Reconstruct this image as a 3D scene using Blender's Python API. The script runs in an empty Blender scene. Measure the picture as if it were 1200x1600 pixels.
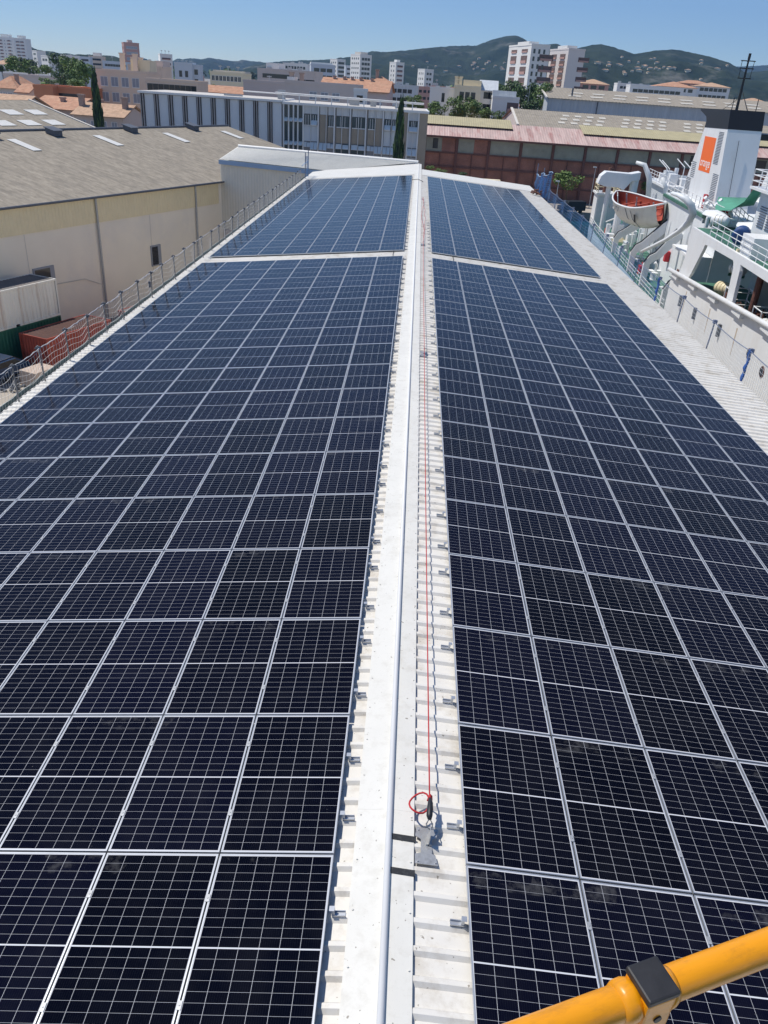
import bpy, bmesh, math, random
import numpy as np
from mathutils import Vector, Matrix, noise as mnoise

random.seed(7)
RAD = math.radians
SC = bpy.context.scene
COL = SC.collection

# ------------------------------------------------------------------ camera
F_PX = 1224.494
CAM = np.array([-0.20993, -4.77016, 6.12058])
def _rot(yaw, pitch, roll):
    cy, sy, cp, sp, cr, sr = math.cos(yaw), math.sin(yaw), math.cos(pitch), math.sin(pitch), math.cos(roll), math.sin(roll)
    fwd = np.array([sy*cp, cy*cp, -sp]); right = np.array([cy, -sy, 0.0]); up = np.cross(right, fwd)
    return cr*right + sr*up, -sr*right + cr*up, fwd
CR, CU, CF = _rot(-0.01051, 0.49831, 0.06823)
cam_data = bpy.data.cameras.new("camera")
cam = bpy.data.objects.new("camera", cam_data)
COL.objects.link(cam)
cam.matrix_world = Matrix(((CR[0], CU[0], -CF[0], CAM[0]), (CR[1], CU[1], -CF[1], CAM[1]), (CR[2], CU[2], -CF[2], CAM[2]), (0, 0, 0, 1)))
cam_data.sensor_fit = 'VERTICAL'; cam_data.sensor_height = 36.0; cam_data.sensor_width = 27.0
cam_data.lens = F_PX / 1600.0 * 36.0
cam_data.clip_start = 0.05; cam_data.clip_end = 30000
SC.camera = cam

# ------------------------------------------------------------------ sky, sun, exposure
SUN_DIR = Vector((-0.45, 0.17, 0.86)).normalized()
SUN_EL = math.asin(SUN_DIR.z); SUN_AZ = math.atan2(SUN_DIR.x, SUN_DIR.y)
world = bpy.data.worlds.new("World"); SC.world = world; world.use_nodes = True
wn = world.node_tree.nodes; wl = world.node_tree.links
sky = wn.new('ShaderNodeTexSky'); sky.sky_type = 'NISHITA'; sky.sun_disc = False
sky.sun_elevation = SUN_EL; sky.sun_rotation = SUN_AZ % (2*math.pi)
sky.altitude = 1500; sky.air_density = 1.0; sky.dust_density = 0.0; sky.ozone_density = 8.0
wl.new(sky.outputs[0], wn['Background'].inputs[0]); wn['Background'].inputs[1].default_value = 0.105
sun_data = bpy.data.lights.new("sun", 'SUN'); sun_data.energy = 4.0; sun_data.angle = RAD(0.55); sun_data.color = (1.0, 0.95, 0.87)
sun = bpy.data.objects.new("sun", sun_data); COL.objects.link(sun)
sun.rotation_euler = (-SUN_DIR).to_track_quat('-Z', 'Y').to_euler()
SC.view_settings.view_transform = 'Standard'; SC.view_settings.look = 'None'
SC.view_settings.exposure = 0.17; SC.view_settings.gamma = 1.0; SC.view_settings.use_curve_mapping = False
SC.cycles.max_bounces = 6; SC.cycles.diffuse_bounces = 3; SC.cycles.glossy_bounces = 3
SC.cycles.transparent_max_bounces = 6; SC.cycles.volume_bounces = 0

# ------------------------------------------------------------------ surveying helpers (pixel of the photo + real depth -> place)
def ray(u, v): return CF + CR*(u-600)/F_PX - CU*(v-800)/F_PX
def at(u, v, Y):
    d = ray(u, v); return CAM + d*((Y-CAM[1])/d[1])
def atz(u, v, z):
    d = ray(u, v); return CAM + d*((z-CAM[2])/d[2])
def proj(X):
    d = np.array(X, float) - CAM; z = d @ CF
    return (600 + F_PX*(d @ CR)/z, 800 - F_PX*(d @ CU)/z, z)

GROUND = -12.5

# ------------------------------------------------------------------ materials
def mat(name, col, rough=0.6, var=0.0, scale=3.0, spec=0.5, metal=0.0, dark=None, dscale=1.0, damt=0.0, stretch=(1,1,1), bump=0.0, bscale=40.0, specks=0):
    m = bpy.data.materials.new(name); m.use_nodes = True
    nt = m.node_tree; N = nt.nodes; L = nt.links
    b = N['Principled BSDF']; b.inputs['Roughness'].default_value = rough; b.inputs['Metallic'].default_value = metal
    b.inputs['Specular IOR Level'].default_value = spec
    c4 = (*col, 1)
    b.inputs['Base Color'].default_value = c4
    if var or damt or bump:
        tc = N.new('ShaderNodeTexCoord'); mp = N.new('ShaderNodeMapping'); mp.inputs['Scale'].default_value = stretch
        L.new(tc.outputs['Object'], mp.inputs[0])
    out = None
    if var:
        nz = N.new('ShaderNodeTexNoise'); nz.inputs['Scale'].default_value = scale; nz.inputs['Detail'].default_value = 6; nz.inputs['Roughness'].default_value = 0.65
        L.new(mp.outputs[0], nz.inputs['Vector'])
        cr = N.new('ShaderNodeValToRGB')
        cr.color_ramp.elements[0].position = 0.3; cr.color_ramp.elements[1].position = 0.7
        cr.color_ramp.elements[0].color = (*[c*(1-var) for c in col], 1); cr.color_ramp.elements[1].color = (*[min(1, c*(1+var)) for c in col], 1)
        L.new(nz.outputs['Fac'], cr.inputs[0]); out = cr.outputs[0]
    if damt and dark:
        n2 = N.new('ShaderNodeTexNoise'); n2.inputs['Scale'].default_value = dscale; n2.inputs['Detail'].default_value = 8; n2.inputs['Roughness'].default_value = 0.7
        L.new(mp.outputs[0], n2.inputs['Vector'])
        r2 = N.new('ShaderNodeValToRGB'); r2.color_ramp.elements[0].position = 0.5; r2.color_ramp.elements[1].position = 0.68
        r2.color_ramp.elements[1].color = (damt,)*3 + (1,)
        r2.color_ramp.elements[0].color = (0, 0, 0, 1)
        L.new(n2.outputs['Fac'], r2.inputs[0])
        mx = N.new('ShaderNodeMixRGB'); mx.inputs[1].default_value = c4; mx.inputs[2].default_value = (*dark, 1)
        if out: L.new(out, mx.inputs[1])
        L.new(r2.outputs[0], mx.inputs[0]); out = mx.outputs[0]
    if specks and out:
        n4 = N.new('ShaderNodeTexNoise'); n4.inputs['Scale'].default_value = specks; n4.inputs['Detail'].default_value = 2
        L.new(mp.outputs[0], n4.inputs['Vector'])
        r4 = N.new('ShaderNodeValToRGB'); r4.color_ramp.elements[0].position = .70; r4.color_ramp.elements[1].position = .74; r4.color_ramp.elements[1].color = (.75,)*3+(1,); r4.color_ramp.elements[0].color = (0,0,0,1)
        L.new(n4.outputs['Fac'], r4.inputs[0]); mx4 = N.new('ShaderNodeMixRGB'); mx4.inputs[2].default_value = (.17, .14, .10, 1); L.new(out, mx4.inputs[1]); L.new(r4.outputs[0], mx4.inputs[0]); out = mx4.outputs[0]
    if out: L.new(out, b.inputs['Base Color'])
    if bump:
        n3 = N.new('ShaderNodeTexNoise'); n3.inputs['Scale'].default_value = bscale; n3.inputs['Detail'].default_value = 4
        L.new(mp.outputs[0], n3.inputs['Vector'])
        bp = N.new('ShaderNodeBump'); bp.inputs['Strength'].default_value = bump; bp.inputs['Distance'].default_value = 0.02
        L.new(n3.outputs['Fac'], bp.inputs['Height']); L.new(bp.outputs[0], b.inputs['Normal'])
    return m

M = {}
M['roof_white'] = mat('white_roof_sheet', (0.72, 0.695, 0.64), 0.5, 0.06, 1.3, dark=(0.40, 0.34, 0.25), dscale=2.2, damt=0.55, stretch=(1, 1, 1), specks=26)
M['cap_white'] = mat('white_ridge_cap', (0.71, 0.695, 0.64), 0.5, 0.05, 0.9, dark=(0.44, 0.41, 0.34), dscale=6.0, damt=0.3, specks=22)
M['alu'] = mat('aluminium', (0.52, 0.54, 0.57), 0.38, 0.05, 8, metal=0.6)
M['galv'] = mat('galvanised_steel', (0.42, 0.43, 0.44), 0.5, 0.15, 12, metal=0.4)
M['post_steel'] = mat('weathered_steel', (0.24, 0.235, 0.23), 0.55, 0.2, 12, metal=0.3)
M['dark_steel'] = mat('dark_steel', (0.10, 0.11, 0.13), 0.55, 0.2, 8)
M['plate'] = mat('anchor_steel', (0.50, 0.50, 0.49), 0.38, 0.15, 25, metal=0.55, dark=(0.28, 0.27, 0.25), dscale=14, damt=0.5)
M['rubber'] = mat('black_rubber', (0.018, 0.02, 0.022), 0.6, 0.25, 30, dark=(0.12, 0.12, 0.12), dscale=25, damt=0.4)
M['rope_red'] = mat('red_rope', (0.50, 0.025, 0.03), 0.75, 0.2, 120)
M['rope_white'] = mat('pale_rope', (0.55, 0.55, 0.55), 0.8, 0.2, 20)
M['net'] = mat('net_cord', (0.74, 0.71, 0.66), 0.8, 0.1, 20)
M['net_white'] = mat('white_net_cord', (0.75, 0.76, 0.76), 0.8, 0.05, 20)
M['net_blue'] = mat('blue_net_cord', (0.10, 0.22, 0.42), 0.8, 0.15, 10)
M['blue_steel'] = mat('blue_grey_steel', (0.13, 0.16, 0.24), 0.5, 0.2, 8)
M['blue_strap'] = mat('blue_strap', (0.03, 0.10, 0.32), 0.7, 0.2, 10)
M['yellow'] = mat('yellow_paint', (0.80, 0.315, 0.004), 0.36, 0.05, 9, dark=(0.30, 0.13, 0.02), dscale=55, damt=0.35, bump=0.05, bscale=60, stretch=(.35, 1, 1))
M['yellow'].node_tree.nodes['Principled BSDF'].inputs['Coat Weight'].default_value = 0.25
M['cap_black'] = mat('black_plastic', (0.022, 0.022, 0.024), 0.5, 0.25, 40, bump=0.03, bscale=500)
M['black'] = mat('black_paint', (0.012, 0.014, 0.018), 0.5, 0.2, 3)
M['gutter'] = mat('grey_green_gutter', (0.20, 0.24, 0.22), 0.5, 0.15, 2)
M['render'] = mat('cream_render', (0.90, 0.82, 0.68), 0.85, 0.04, 0.35, dark=(0.78, 0.73, 0.65), dscale=0.22, damt=0.6)
M['yellow_clad'] = mat('yellow_cladding', (0.84, 0.72, 0.46), 0.6, 0.05, 1.0)
M['annex_clad'] = mat('grey_cream_cladding', (0.74, 0.69, 0.58), 0.55, 0.05, 0.6)
M['fascia_blue'] = mat('pale_blue_fascia', (0.30, 0.42, 0.58), 0.5, 0.05, 1.0)
M['fibre'] = mat('fibre_cement_roof', (0.305, 0.268, 0.215), 0.9, 0.30, 1.8, dark=(0.20, 0.178, 0.148), dscale=0.5, damt=0.65, stretch=(0.6, 1.5, 1))
M['fibre_edge'] = mat('pale_verge', (0.62, 0.58, 0.52), 0.8, 0.08, 1)
M['skylight'] = mat('translucent_skylight', (0.74, 0.72, 0.66), 0.4, 0.08, 1)
M['skylight_dull'] = mat('dirty_roof_light', (0.58, 0.54, 0.46), 0.5, 0.15, 0.6)
M['asphalt'] = mat('yard_asphalt', (0.30, 0.265, 0.225), 0.9, 0.25, 0.15, dark=(0.2, 0.18, 0.15), dscale=0.08, damt=0.5)
M['concrete'] = mat('quay_concrete', (0.40, 0.355, 0.30), 0.9, 0.15, 0.3, dark=(0.25, 0.22, 0.19), dscale=0.15, damt=0.5)
M['sea'] = mat('harbour_water', (0.006, 0.075, 0.11), 0.08, 0.25, 0.05, bump=0.5, bscale=0.8)
M['ship_white'] = mat('ship_white', (0.78, 0.79, 0.79), 0.42, 0.03, 0.7, dark=(0.56, 0.47, 0.38), dscale=0.9, damt=0.22, stretch=(1, 1, 0.25))
M['ship_grey'] = mat('ship_inner_grey', (0.74, 0.76, 0.76), 0.5, 0.06, 0.7)
M['door_grey'] = mat('ship_door_grey', (0.56, 0.59, 0.61), 0.5, 0.05, 2)
M['deck_green'] = mat('green_deck', (0.055, 0.165, 0.115), 0.7, 0.25, 1.3, dark=(0.02, 0.07, 0.06), dscale=0.9, damt=0.5)
M['hull_blue'] = mat('pale_blue_hull', (0.42, 0.58, 0.70), 0.5, 0.06, 0.6)
M['orange_logo'] = mat('orange_sign', (0.93, 0.16, 0.02), 0.45, 0.02, 2)
M['letter_white'] = mat('white_lettering', (0.85, 0.85, 0.83), 0.5)
M['lifeboat_orange'] = mat('orange_lifeboat_inside', (0.34, 0.06, 0.03), 0.6, 0.15, 3)
M['red_gear'] = mat('red_gear', (0.50, 0.02, 0.03), 0.55, 0.1, 5)
M['lifeboat_white'] = mat('cream_lifeboat', (0.70, 0.69, 0.62), 0.4, 0.05, 1.5, dark=(0.5, 0.46, 0.38), dscale=1.2, damt=0.4)
M['rust_stain'] = mat('rust_stain', (0.50, 0.40, 0.30), 0.8, 0.2, 3)
M['rust'] = mat('rusty_gear', (0.13, 0.055, 0.04), 0.85, 0.5, 4)
M['cream'] = mat('cream_plastic', (0.72, 0.62, 0.40), 0.5, 0.1, 3)
M['blue_tarp'] = mat('blue_cover', (0.015, 0.06, 0.20), 0.6, 0.15, 3)
M['tarp_green'] = mat('green_tarpaulin', (0.08, 0.30, 0.20), 0.7, 0.15, 1)
M['brick'] = None
M['steel_red'] = mat('dark_red_steel', (0.155, 0.068, 0.055), 0.7, 0.2, 2)
M['pink_roof'] = mat('faded_red_roof', (0.52, 0.38, 0.34), 0.7, 0.22, 0.5, dark=(0.30, 0.075, 0.065), dscale=0.35, damt=0.75, stretch=(2.2, 0.12, 1))
M['olive_roof'] = mat('olive_sheet_roof', (0.42, 0.37, 0.22), 0.7, 0.12, 0.6)
M['hangar_glass'] = mat('dirty_green_glazing', (0.30, 0.295, 0.235), 0.35, 0.2, 0.4)
M['grey_clad'] = mat('blue_grey_cladding', (0.52, 0.55, 0.58), 0.55, 0.12, 0.5, stretch=(3, 3, 0.15))
M['panel_blue'] = mat('blue_grey_panel', (0.66, 0.69, 0.72), 0.5, 0.04, 0.4)
M['fin'] = mat('grey_fin', (0.36, 0.34, 0.33), 0.6, 0.1, 1)
M['white_trim'] = mat('white_trim', (0.75, 0.75, 0.74), 0.5, 0.03, 1)
M['awning'] = mat('white_awning', (0.78, 0.77, 0.73), 0.8, 0.04, 2)
M['brown_panel'] = mat('brown_panel', (0.38, 0.32, 0.25), 0.75, 0.08, 0.6)
M['window'] = mat('window_glass', (0.02, 0.028, 0.036), 0.08, 0.3, 0.4, spec=0.6)
M['window_teal'] = mat('blue_green_glass', (0.075, 0.105, 0.115), 0.15, 0.25, 0.4)
M['shutter'] = mat('grey_shutter', (0.30, 0.32, 0.36), 0.6, 0.05, 3)
M['w_beige'] = mat('beige_wall', (0.72, 0.58, 0.46), 0.85, 0.05, 0.15)
M['w_pink'] = mat('pink_grey_wall', (0.62, 0.53, 0.48), 0.85, 0.06, 0.15)
M['w_white'] = mat('white_wall', (0.78, 0.77, 0.74), 0.8, 0.04, 0.1)
M['w_grey'] = mat('grey_wall', (0.56, 0.53, 0.49), 0.85, 0.07, 0.12)
M['w_cream'] = mat('cream_wall', (0.80, 0.70, 0.50), 0.85, 0.05, 0.15)
M['w_orange'] = mat('orange_wall', (0.52, 0.22, 0.12), 0.85, 0.08, 0.3)
M['w_rose'] = mat('rose_wall', (0.50, 0.30, 0.26), 0.85, 0.05, 0.1)
M['w_palepink'] = mat('pale_pink_white_wall', (0.72, 0.665, 0.63), 0.8, 0.04, 0.1)
M['w_blue'] = mat('pale_blue_wall', (0.55, 0.60, 0.66), 0.8, 0.05, 0.1)
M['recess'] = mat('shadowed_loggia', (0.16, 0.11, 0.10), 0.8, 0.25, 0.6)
M['tile'] = mat('terracotta_tiles', (0.46, 0.245, 0.155), 0.9, 0.22, 1.2, dark=(0.58, 0.40, 0.26), dscale=0.9, damt=0.6)
M['tile_pale'] = mat('pale_terracotta_tiles', (0.50, 0.33, 0.22), 0.9, 0.22, 1.5, dark=(0.30, 0.17, 0.11), dscale=0.9, damt=0.5)
M['chim'] = mat('chimney_render', (0.40, 0.30, 0.25), 0.9, 0.15, 2)
M['leaf_a'] = mat('foliage_mid', (0.085, 0.15, 0.042), 0.7, 0.45, 0.6)
M['leaf_b'] = mat('foliage_bright', (0.135, 0.21, 0.048), 0.7, 0.40, 0.7)
M['leaf_c'] = mat('foliage_dark', (0.022, 0.05, 0.025), 0.75, 0.4, 0.6)
M['bark'] = mat('bark', (0.11, 0.08, 0.055), 0.9, 0.3, 6)
M['cont_white'] = mat('white_container', (0.80, 0.79, 0.73), 0.6, 0.05, 1, dark=(0.34, 0.17, 0.08), dscale=1.6, damt=0.45, stretch=(1.6, 1.6, 0.12))
M['cont_top'] = mat('container_roof_grey', (0.16, 0.15, 0.145), 0.8, 0.2, 0.8, dark=(0.25, 0.15, 0.1), dscale=0.8, damt=0.5)
M['cont_green'] = mat('green_container', (0.022, 0.14, 0.095), 0.55, 0.1, 1, dark=(0.01, 0.06, 0.05), dscale=0.8, damt=0.5)
M['cont_red_top'] = mat('dark_red_container_roof', (0.075, 0.030, 0.022), 0.8, 0.2, 0.8)
M['cont_red'] = mat('red_container', (0.33, 0.062, 0.04), 0.65, 0.12, 1, dark=(0.12, 0.035, 0.025), dscale=0.7, damt=0.6)
M['car_blue'] = mat('dark_blue_car_paint', (0.02, 0.06, 0.14), 0.25, 0.05, 1, spec=0.6)
M['car_roof'] = mat('silver_car_roof', (0.45, 0.46, 0.48), 0.35, 0.05, 1)
M['tyre'] = mat('tyre', (0.015, 0.015, 0.015), 0.8)
M['bin'] = mat('pale_pink_crate', (0.50, 0.40, 0.33), 0.8, 0.1, 2)

def brick_mat():
    m = bpy.data.materials.new('brown_brick_infill'); m.use_nodes = True
    N = m.node_tree.nodes; L = m.node_tree.links; b = N['Principled BSDF']; b.inputs['Roughness'].default_value = 0.9
    tc = N.new('ShaderNodeTexCoord'); mp = N.new('ShaderNodeMapping'); mp.inputs['Rotation'].default_value = (RAD(90), 0, 0)
    L.new(tc.outputs['Object'], mp.inputs[0])
    br = N.new('ShaderNodeTexBrick'); br.inputs['Scale'].default_value = 2.5; br.inputs['Mortar Size'].default_value = 0.01
    br.inputs['Color1'].default_value = (0.42, 0.19, 0.14, 1); br.inputs['Color2'].default_value = (0.33, 0.155, 0.115, 1); br.inputs['Mortar'].default_value = (0.22, 0.16, 0.13, 1)
    L.new(mp.outputs[0], br.inputs['Vector'])
    nz = N.new('ShaderNodeTexNoise'); nz.inputs['Scale'].default_value = 0.35; nz.inputs['Detail'].default_value = 6
    L.new(tc.outputs['Object'], nz.inputs['Vector'])
    mx = N.new('ShaderNodeMixRGB'); mx.blend_type = 'MULTIPLY'; mx.inputs[0].default_value = 0.7
    rp = N.new('ShaderNodeValToRGB'); rp.color_ramp.elements[0].position = 0.3; rp.color_ramp.elements[0].color = (0.55, 0.55, 0.55, 1); rp.color_ramp.elements[1].position = 0.7; rp.color_ramp.elements[1].color = (1.15, 1.1, 1.05, 1)
    L.new(nz.outputs['Fac'], rp.inputs[0]); L.new(br.outputs[0], mx.inputs[1]); L.new(rp.outputs[0], mx.inputs[2])
    L.new(mx.outputs[0], b.inputs['Base Color'])
    return m
M['brick'] = brick_mat()

PW, PL = 1.044, 1.786          # panel width (down the slope) and length (along the ridge)
def cell_mat():
    """solar cells: 6 columns x (2 x 10) half cells, pale gaps, fine busbars; UV holds metres on the panel"""
    m = bpy.data.materials.new('solar_cells'); m.use_nodes = True
    N = m.node_tree.nodes; L = m.node_tree.links; b = N['Principled BSDF']
    uv = N.new('ShaderNodeUVMap'); sp = N.new('ShaderNodeSeparateXYZ'); L.new(uv.outputs[0], sp.inputs[0])
    def math_(op, a, c=None, clamp=False):
        n = N.new('ShaderNodeMath'); n.operation = op; n.use_clamp = clamp
        for i, x in enumerate((a, c)):
            if x is None: continue
            if isinstance(x, (int, float)): n.inputs[i].default_value = x
            else: L.new(x, n.inputs[i])
        return n.outputs[0]
    def lines(x, pitch, off, half):
        s = math_('DIVIDE', math_('SUBTRACT', x, off), pitch)
        fr = math_('ABSOLUTE', math_('SUBTRACT', s, math_('ROUND', s)))
        return math_('LESS_THAN', math_('MULTIPLY', fr, pitch), half)
    x, y = sp.outputs[0], sp.outputs[1]          # centred metres
    cw = 0.1687; ch = 0.0866
    lx = lines(x, cw, 0.0, 0.0012)
    ly_ = math_('SUBTRACT', math_('ABSOLUTE', y), 0.006)
    ly = lines(ly_, ch, 0.0, 0.0010)
    mid = math_('LESS_THAN', math_('ABSOLUTE', y), 0.0065)
    border = math_('MAXIMUM', math_('GREATER_THAN', math_('ABSOLUTE', x), 3*cw), math_('GREATER_THAN', math_('ABSOLUTE', y), 0.006+10*ch))
    grid = math_('MAXIMUM', math_('MAXIMUM', lx, ly), math_('MAXIMUM', mid, border))
    bus = lines(x, cw/9, cw/18, 0.0004)
    nz = N.new('ShaderNodeTexNoise'); nz.inputs['Scale'].default_value = 2.5; nz.inputs['Detail'].default_value = 6
    tc = N.new('ShaderNodeTexCoord'); geo = N.new('ShaderNodeNewGeometry')
    L.new(geo.outputs['Position'], nz.inputs['Vector'])
    oi = N.new('ShaderNodeObjectInfo')
    cr = N.new('ShaderNodeMixRGB'); cr.inputs[1].default_value = (0.0013, 0.0018, 0.0055, 1); cr.inputs[2].default_value = (0.0034, 0.0040, 0.0135, 1)
    L.new(oi.outputs['Random'], cr.inputs[0])
    m1 = N.new('ShaderNodeMixRGB'); m1.inputs[2].default_value = (0.055, 0.06, 0.075, 1); L.new(cr.outputs[0], m1.inputs[1]); L.new(math_('MULTIPLY', bus, 0.45), m1.inputs[0])
    m2 = N.new('ShaderNodeMixRGB'); m2.inputs[2].default_value = (0.60, 0.61, 0.64, 1); L.new(m1.outputs[0], m2.inputs[1]); L.new(math_('MAXIMUM', math_('MULTIPLY', ly, 0.72), math_('MAXIMUM', lx, math_('MAXIMUM', mid, border))), m2.inputs[0])
    # bird droppings and dust specks
    n2 = N.new('ShaderNodeTexNoise'); n2.inputs['Scale'].default_value = 38; n2.inputs['Detail'].default_value = 3; L.new(geo.outputs['Position'], n2.inputs['Vector'])
    n3 = N.new('ShaderNodeTexNoise'); n3.inputs['Scale'].default_value = 0.9; n3.inputs['Detail'].default_value = 2; L.new(geo.outputs['Position'], n3.inputs['Vector'])
    speck = math_('MULTIPLY', math_('GREATER_THAN', n2.outputs['Fac'], 0.775), math_('GREATER_THAN', n3.outputs['Fac'], 0.56))
    m3 = N.new('ShaderNodeMixRGB'); m3.inputs[2].default_value = (0.35, 0.34, 0.32, 1); L.new(m2.outputs[0], m3.inputs[1]); L.new(math_('MULTIPLY', speck, 0.5), m3.inputs[0])
    n5 = N.new('ShaderNodeTexNoise'); n5.inputs['Scale'].default_value = 5.0; n5.inputs['Detail'].default_value = 5; n5.inputs['Roughness'].default_value = .7; L.new(geo.outputs['Position'], n5.inputs['Vector'])
    top = math_('MULTIPLY', math_('GREATER_THAN', y, PL/2-0.22), math_('GREATER_THAN', n3.outputs['Fac'], 0.52))
    smud = math_('MULTIPLY', math_('MULTIPLY', math_('SUBTRACT', n5.outputs['Fac'], 0.50, True), 1.3), top)
    m4 = N.new('ShaderNodeMixRGB'); m4.inputs[2].default_value = (0.20, 0.20, 0.20, 1); L.new(m3.outputs[0], m4.inputs[1]); L.new(smud, m4.inputs[0]); m3 = m4
    dust = N.new('ShaderNodeMixRGB'); dust.inputs[2].default_value = (0.16, 0.16, 0.165, 1); L.new(m3.outputs[0], dust.inputs[1])
    L.new(math_('MULTIPLY', math_('SUBTRACT', nz.outputs['Fac'], 0.42, True), 0.075), dust.inputs[0])
    L.new(dust.outputs[0], b.inputs['Base Color'])
    b.inputs['Roughness'].default_value = 0.6; b.inputs['Specular IOR Level'].default_value = 0.0
    # anti-reflection solar glass: weak mirror head-on, stronger at grazing angles
    lw = N.new('ShaderNodeLayerWeight'); lw.inputs['Blend'].default_value = 0.5
    fac = math_('ADD', math_('MULTIPLY', math_('POWER', lw.outputs['Facing'], 5.0), 0.62), 0.005)
    gl = N.new('ShaderNodeBsdfGlossy'); gl.inputs['Roughness'].default_value = 0.10; gl.inputs['Color'].default_value = (0.9, 0.95, 1.0, 1)
    ms = N.new('ShaderNodeMixShader'); L.new(fac, ms.inputs[0]); L.new(b.outputs[0], ms.inputs[1]); L.new(gl.outputs[0], ms.inputs[2])
    L.new(ms.outputs[0], N['Material Output'].inputs['Surface'])
    return m
M['cells'] = cell_mat()

# ------------------------------------------------------------------ mesh builder
class MB:
    def __init__(s, mtx=None): s.v = []; s.f = []; s.mi = []; s.uv = {}; s.cur = 0; s.M = mtx
    def vert(s, p):
        p = Vector(p)
        if s.M is not None: p = s.M @ p
        s.v.append(tuple(p)); return len(s.v)-1
    def face(s, pts):
        s.f.append([s.vert(p) for p in pts]); s.mi.append(s.cur); return s
    def box(s, x0, x1, y0, y1, z0, z1):
        b = [s.vert(p) for p in ((x0,y0,z0),(x1,y0,z0),(x1,y1,z0),(x0,y1,z0),(x0,y0,z1),(x1,y0,z1),(x1,y1,z1),(x0,y1,z1))]
        for q in ((3,2,1,0),(4,5,6,7),(0,1,5,4),(1,2,6,5),(2,3,7,6),(3,0,4,7)):
            s.f.append([b[i] for i in q]); s.mi.append(s.cur)
        return s
    def prism(s, pts, vec):
        "closed polygon pts swept along vec"
        vec = Vector(vec); a = [s.vert(p) for p in pts]; b = [s.vert(Vector(p)+vec) for p in pts]; n = len(pts)
        s.f.append(a[::-1]); s.mi.append(s.cur); s.f.append(b); s.mi.append(s.cur)
        for i in range(n):
            j = (i+1) % n; s.f.append([a[i], a[j], b[j], b[i]]); s.mi.append(s.cur)
        return s
    def tube(s, path, r, n=8, cap=True, closed=False):
        path = [Vector(p) for p in path]; rings = []; k = len(path)
        rr = r if isinstance(r, (list, tuple)) else [r]*k
        up0 = None
        for i, p in enumerate(path):
            a = path[i-1] if (i > 0 or closed) else p; c = path[(i+1) % k] if (i < k-1 or closed) else p
            t = (c-a).normalized()
            if up0 is None:
                up0 = Vector((0,0,1)) if abs(t.z) < 0.9 else Vector((1,0,0))
            sx = t.cross(up0)
            if sx.length < 1e-4: sx = t.cross(Vector((0.3,0.9,0.2)))
            sx.normalize(); sy = sx.cross(t).normalized(); up0 = sy
            rings.append([s.vert(p + (sx*math.cos(2*math.pi*j/n+0.3) + sy*math.sin(2*math.pi*j/n+0.3))*rr[i]) for j in range(n)])
        m = k if closed else k-1
        for i in range(m):
            A, B = rings[i], rings[(i+1) % k]
            for j in range(n):
                q = (j+1) % n; s.f.append([A[j], A[q], B[q], B[j]]); s.mi.append(s.cur)
        if cap and not closed:
            s.f.append(rings[0][::-1]); s.mi.append(s.cur); s.f.append(rings[-1]); s.mi.append(s.cur)
        return s
    def grid(s, rows):
        ids = [[s.vert(p) for p in r] for r in rows]
        for i in range(len(ids)-1):
            for j in range(len(ids[0])-1):
                s.f.append([ids[i][j], ids[i][j+1], ids[i+1][j+1], ids[i+1][j]]); s.mi.append(s.cur)
        return s
    def mesh(s, name, mats, smooth=False, bevel=0.0):
        me = bpy.data.meshes.new(name); me.from_pydata(s.v, [], s.f)
        for m in (mats if isinstance(mats, (list, tuple)) else [mats]): me.materials.append(m)
        me.polygons.foreach_set('material_index', s.mi)
        bm = bmesh.new(); bm.from_mesh(me)
        bmesh.ops.recalc_face_normals(bm, faces=bm.faces)
        if bevel: bmesh.ops.bevel(bm, geom=[e for e in bm.edges if e.is_manifold and e.calc_face_angle(0) > 0.5], offset=bevel, segments=2, profile=0.6, affect='EDGES')
        bm.to_mesh(me); bm.free()
        if smooth:
            me.polygons.foreach_set('use_smooth', [True]*len(me.polygons))
        me.update(); return me
    def build(s, name, mats, parent=None, smooth=False, bevel=0.0, loc=None):
        return put(s.mesh(name, mats, smooth, bevel), name, parent, loc)

def put(me, name, parent=None, loc=None, rot=None):
    o = bpy.data.objects.new(name, me); COL.objects.link(o)
    if parent: o.parent = parent
    if loc is not None: o.location = loc
    if rot is not None: o.rotation_euler = rot
    return o
def tag(o, label=None, cat=None, group=None, kind=None):
    if label: o['label'] = label
    if cat: o['category'] = cat
    if group: o['group'] = group
    if kind: o['kind'] = kind
    return o
def thing(name, label, cat, loc=(0,0,0), rz=0.0, group=None):
    o = bpy.data.objects.new(name, None); COL.objects.link(o); o.empty_display_size = 0.2
    o.location = loc; o.rotation_euler = (0, 0, rz)
    return tag(o, label, cat, group)

ORD = ['first','second','third','fourth','fifth','sixth','seventh','eighth','ninth','tenth','eleventh','twelfth','thirteenth','fourteenth','fifteenth','sixteenth','seventeenth','eighteenth','nineteenth']

# ------------------------------------------------------------------ ground, water
AZ = RAD(3.5)                                   # heading of the ship and the quay edge
SO = Vector((21.5, 50, 0)); SS = Vector((math.sin(AZ), math.cos(AZ), 0)); ST = Vector((math.cos(AZ), -math.sin(AZ), 0))
def sh(s, t, z): return SO + SS*s + ST*t + Vector((0, 0, z))
q0, q1 = sh(-160, -1.4, GROUND), sh(102, -1.4, GROUND)
q2, q3 = sh(102, 60, GROUND), sh(-160, 60, GROUND)
B = 14000
g = MB()
g.face([(-B,-3000,GROUND), (q0.x,-3000,GROUND), tuple(q0), tuple(q1), (q1.x,B,GROUND), (-B,B,GROUND)])
g.face([tuple(q1), tuple(q2), (q2.x,B,GROUND), (q1.x,B,GROUND)])
g.face([tuple(q3), (q3.x,-3000,GROUND), (B,-3000,GROUND), (B,B,GROUND), (q2.x,B,GROUND), tuple(q2)])
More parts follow.
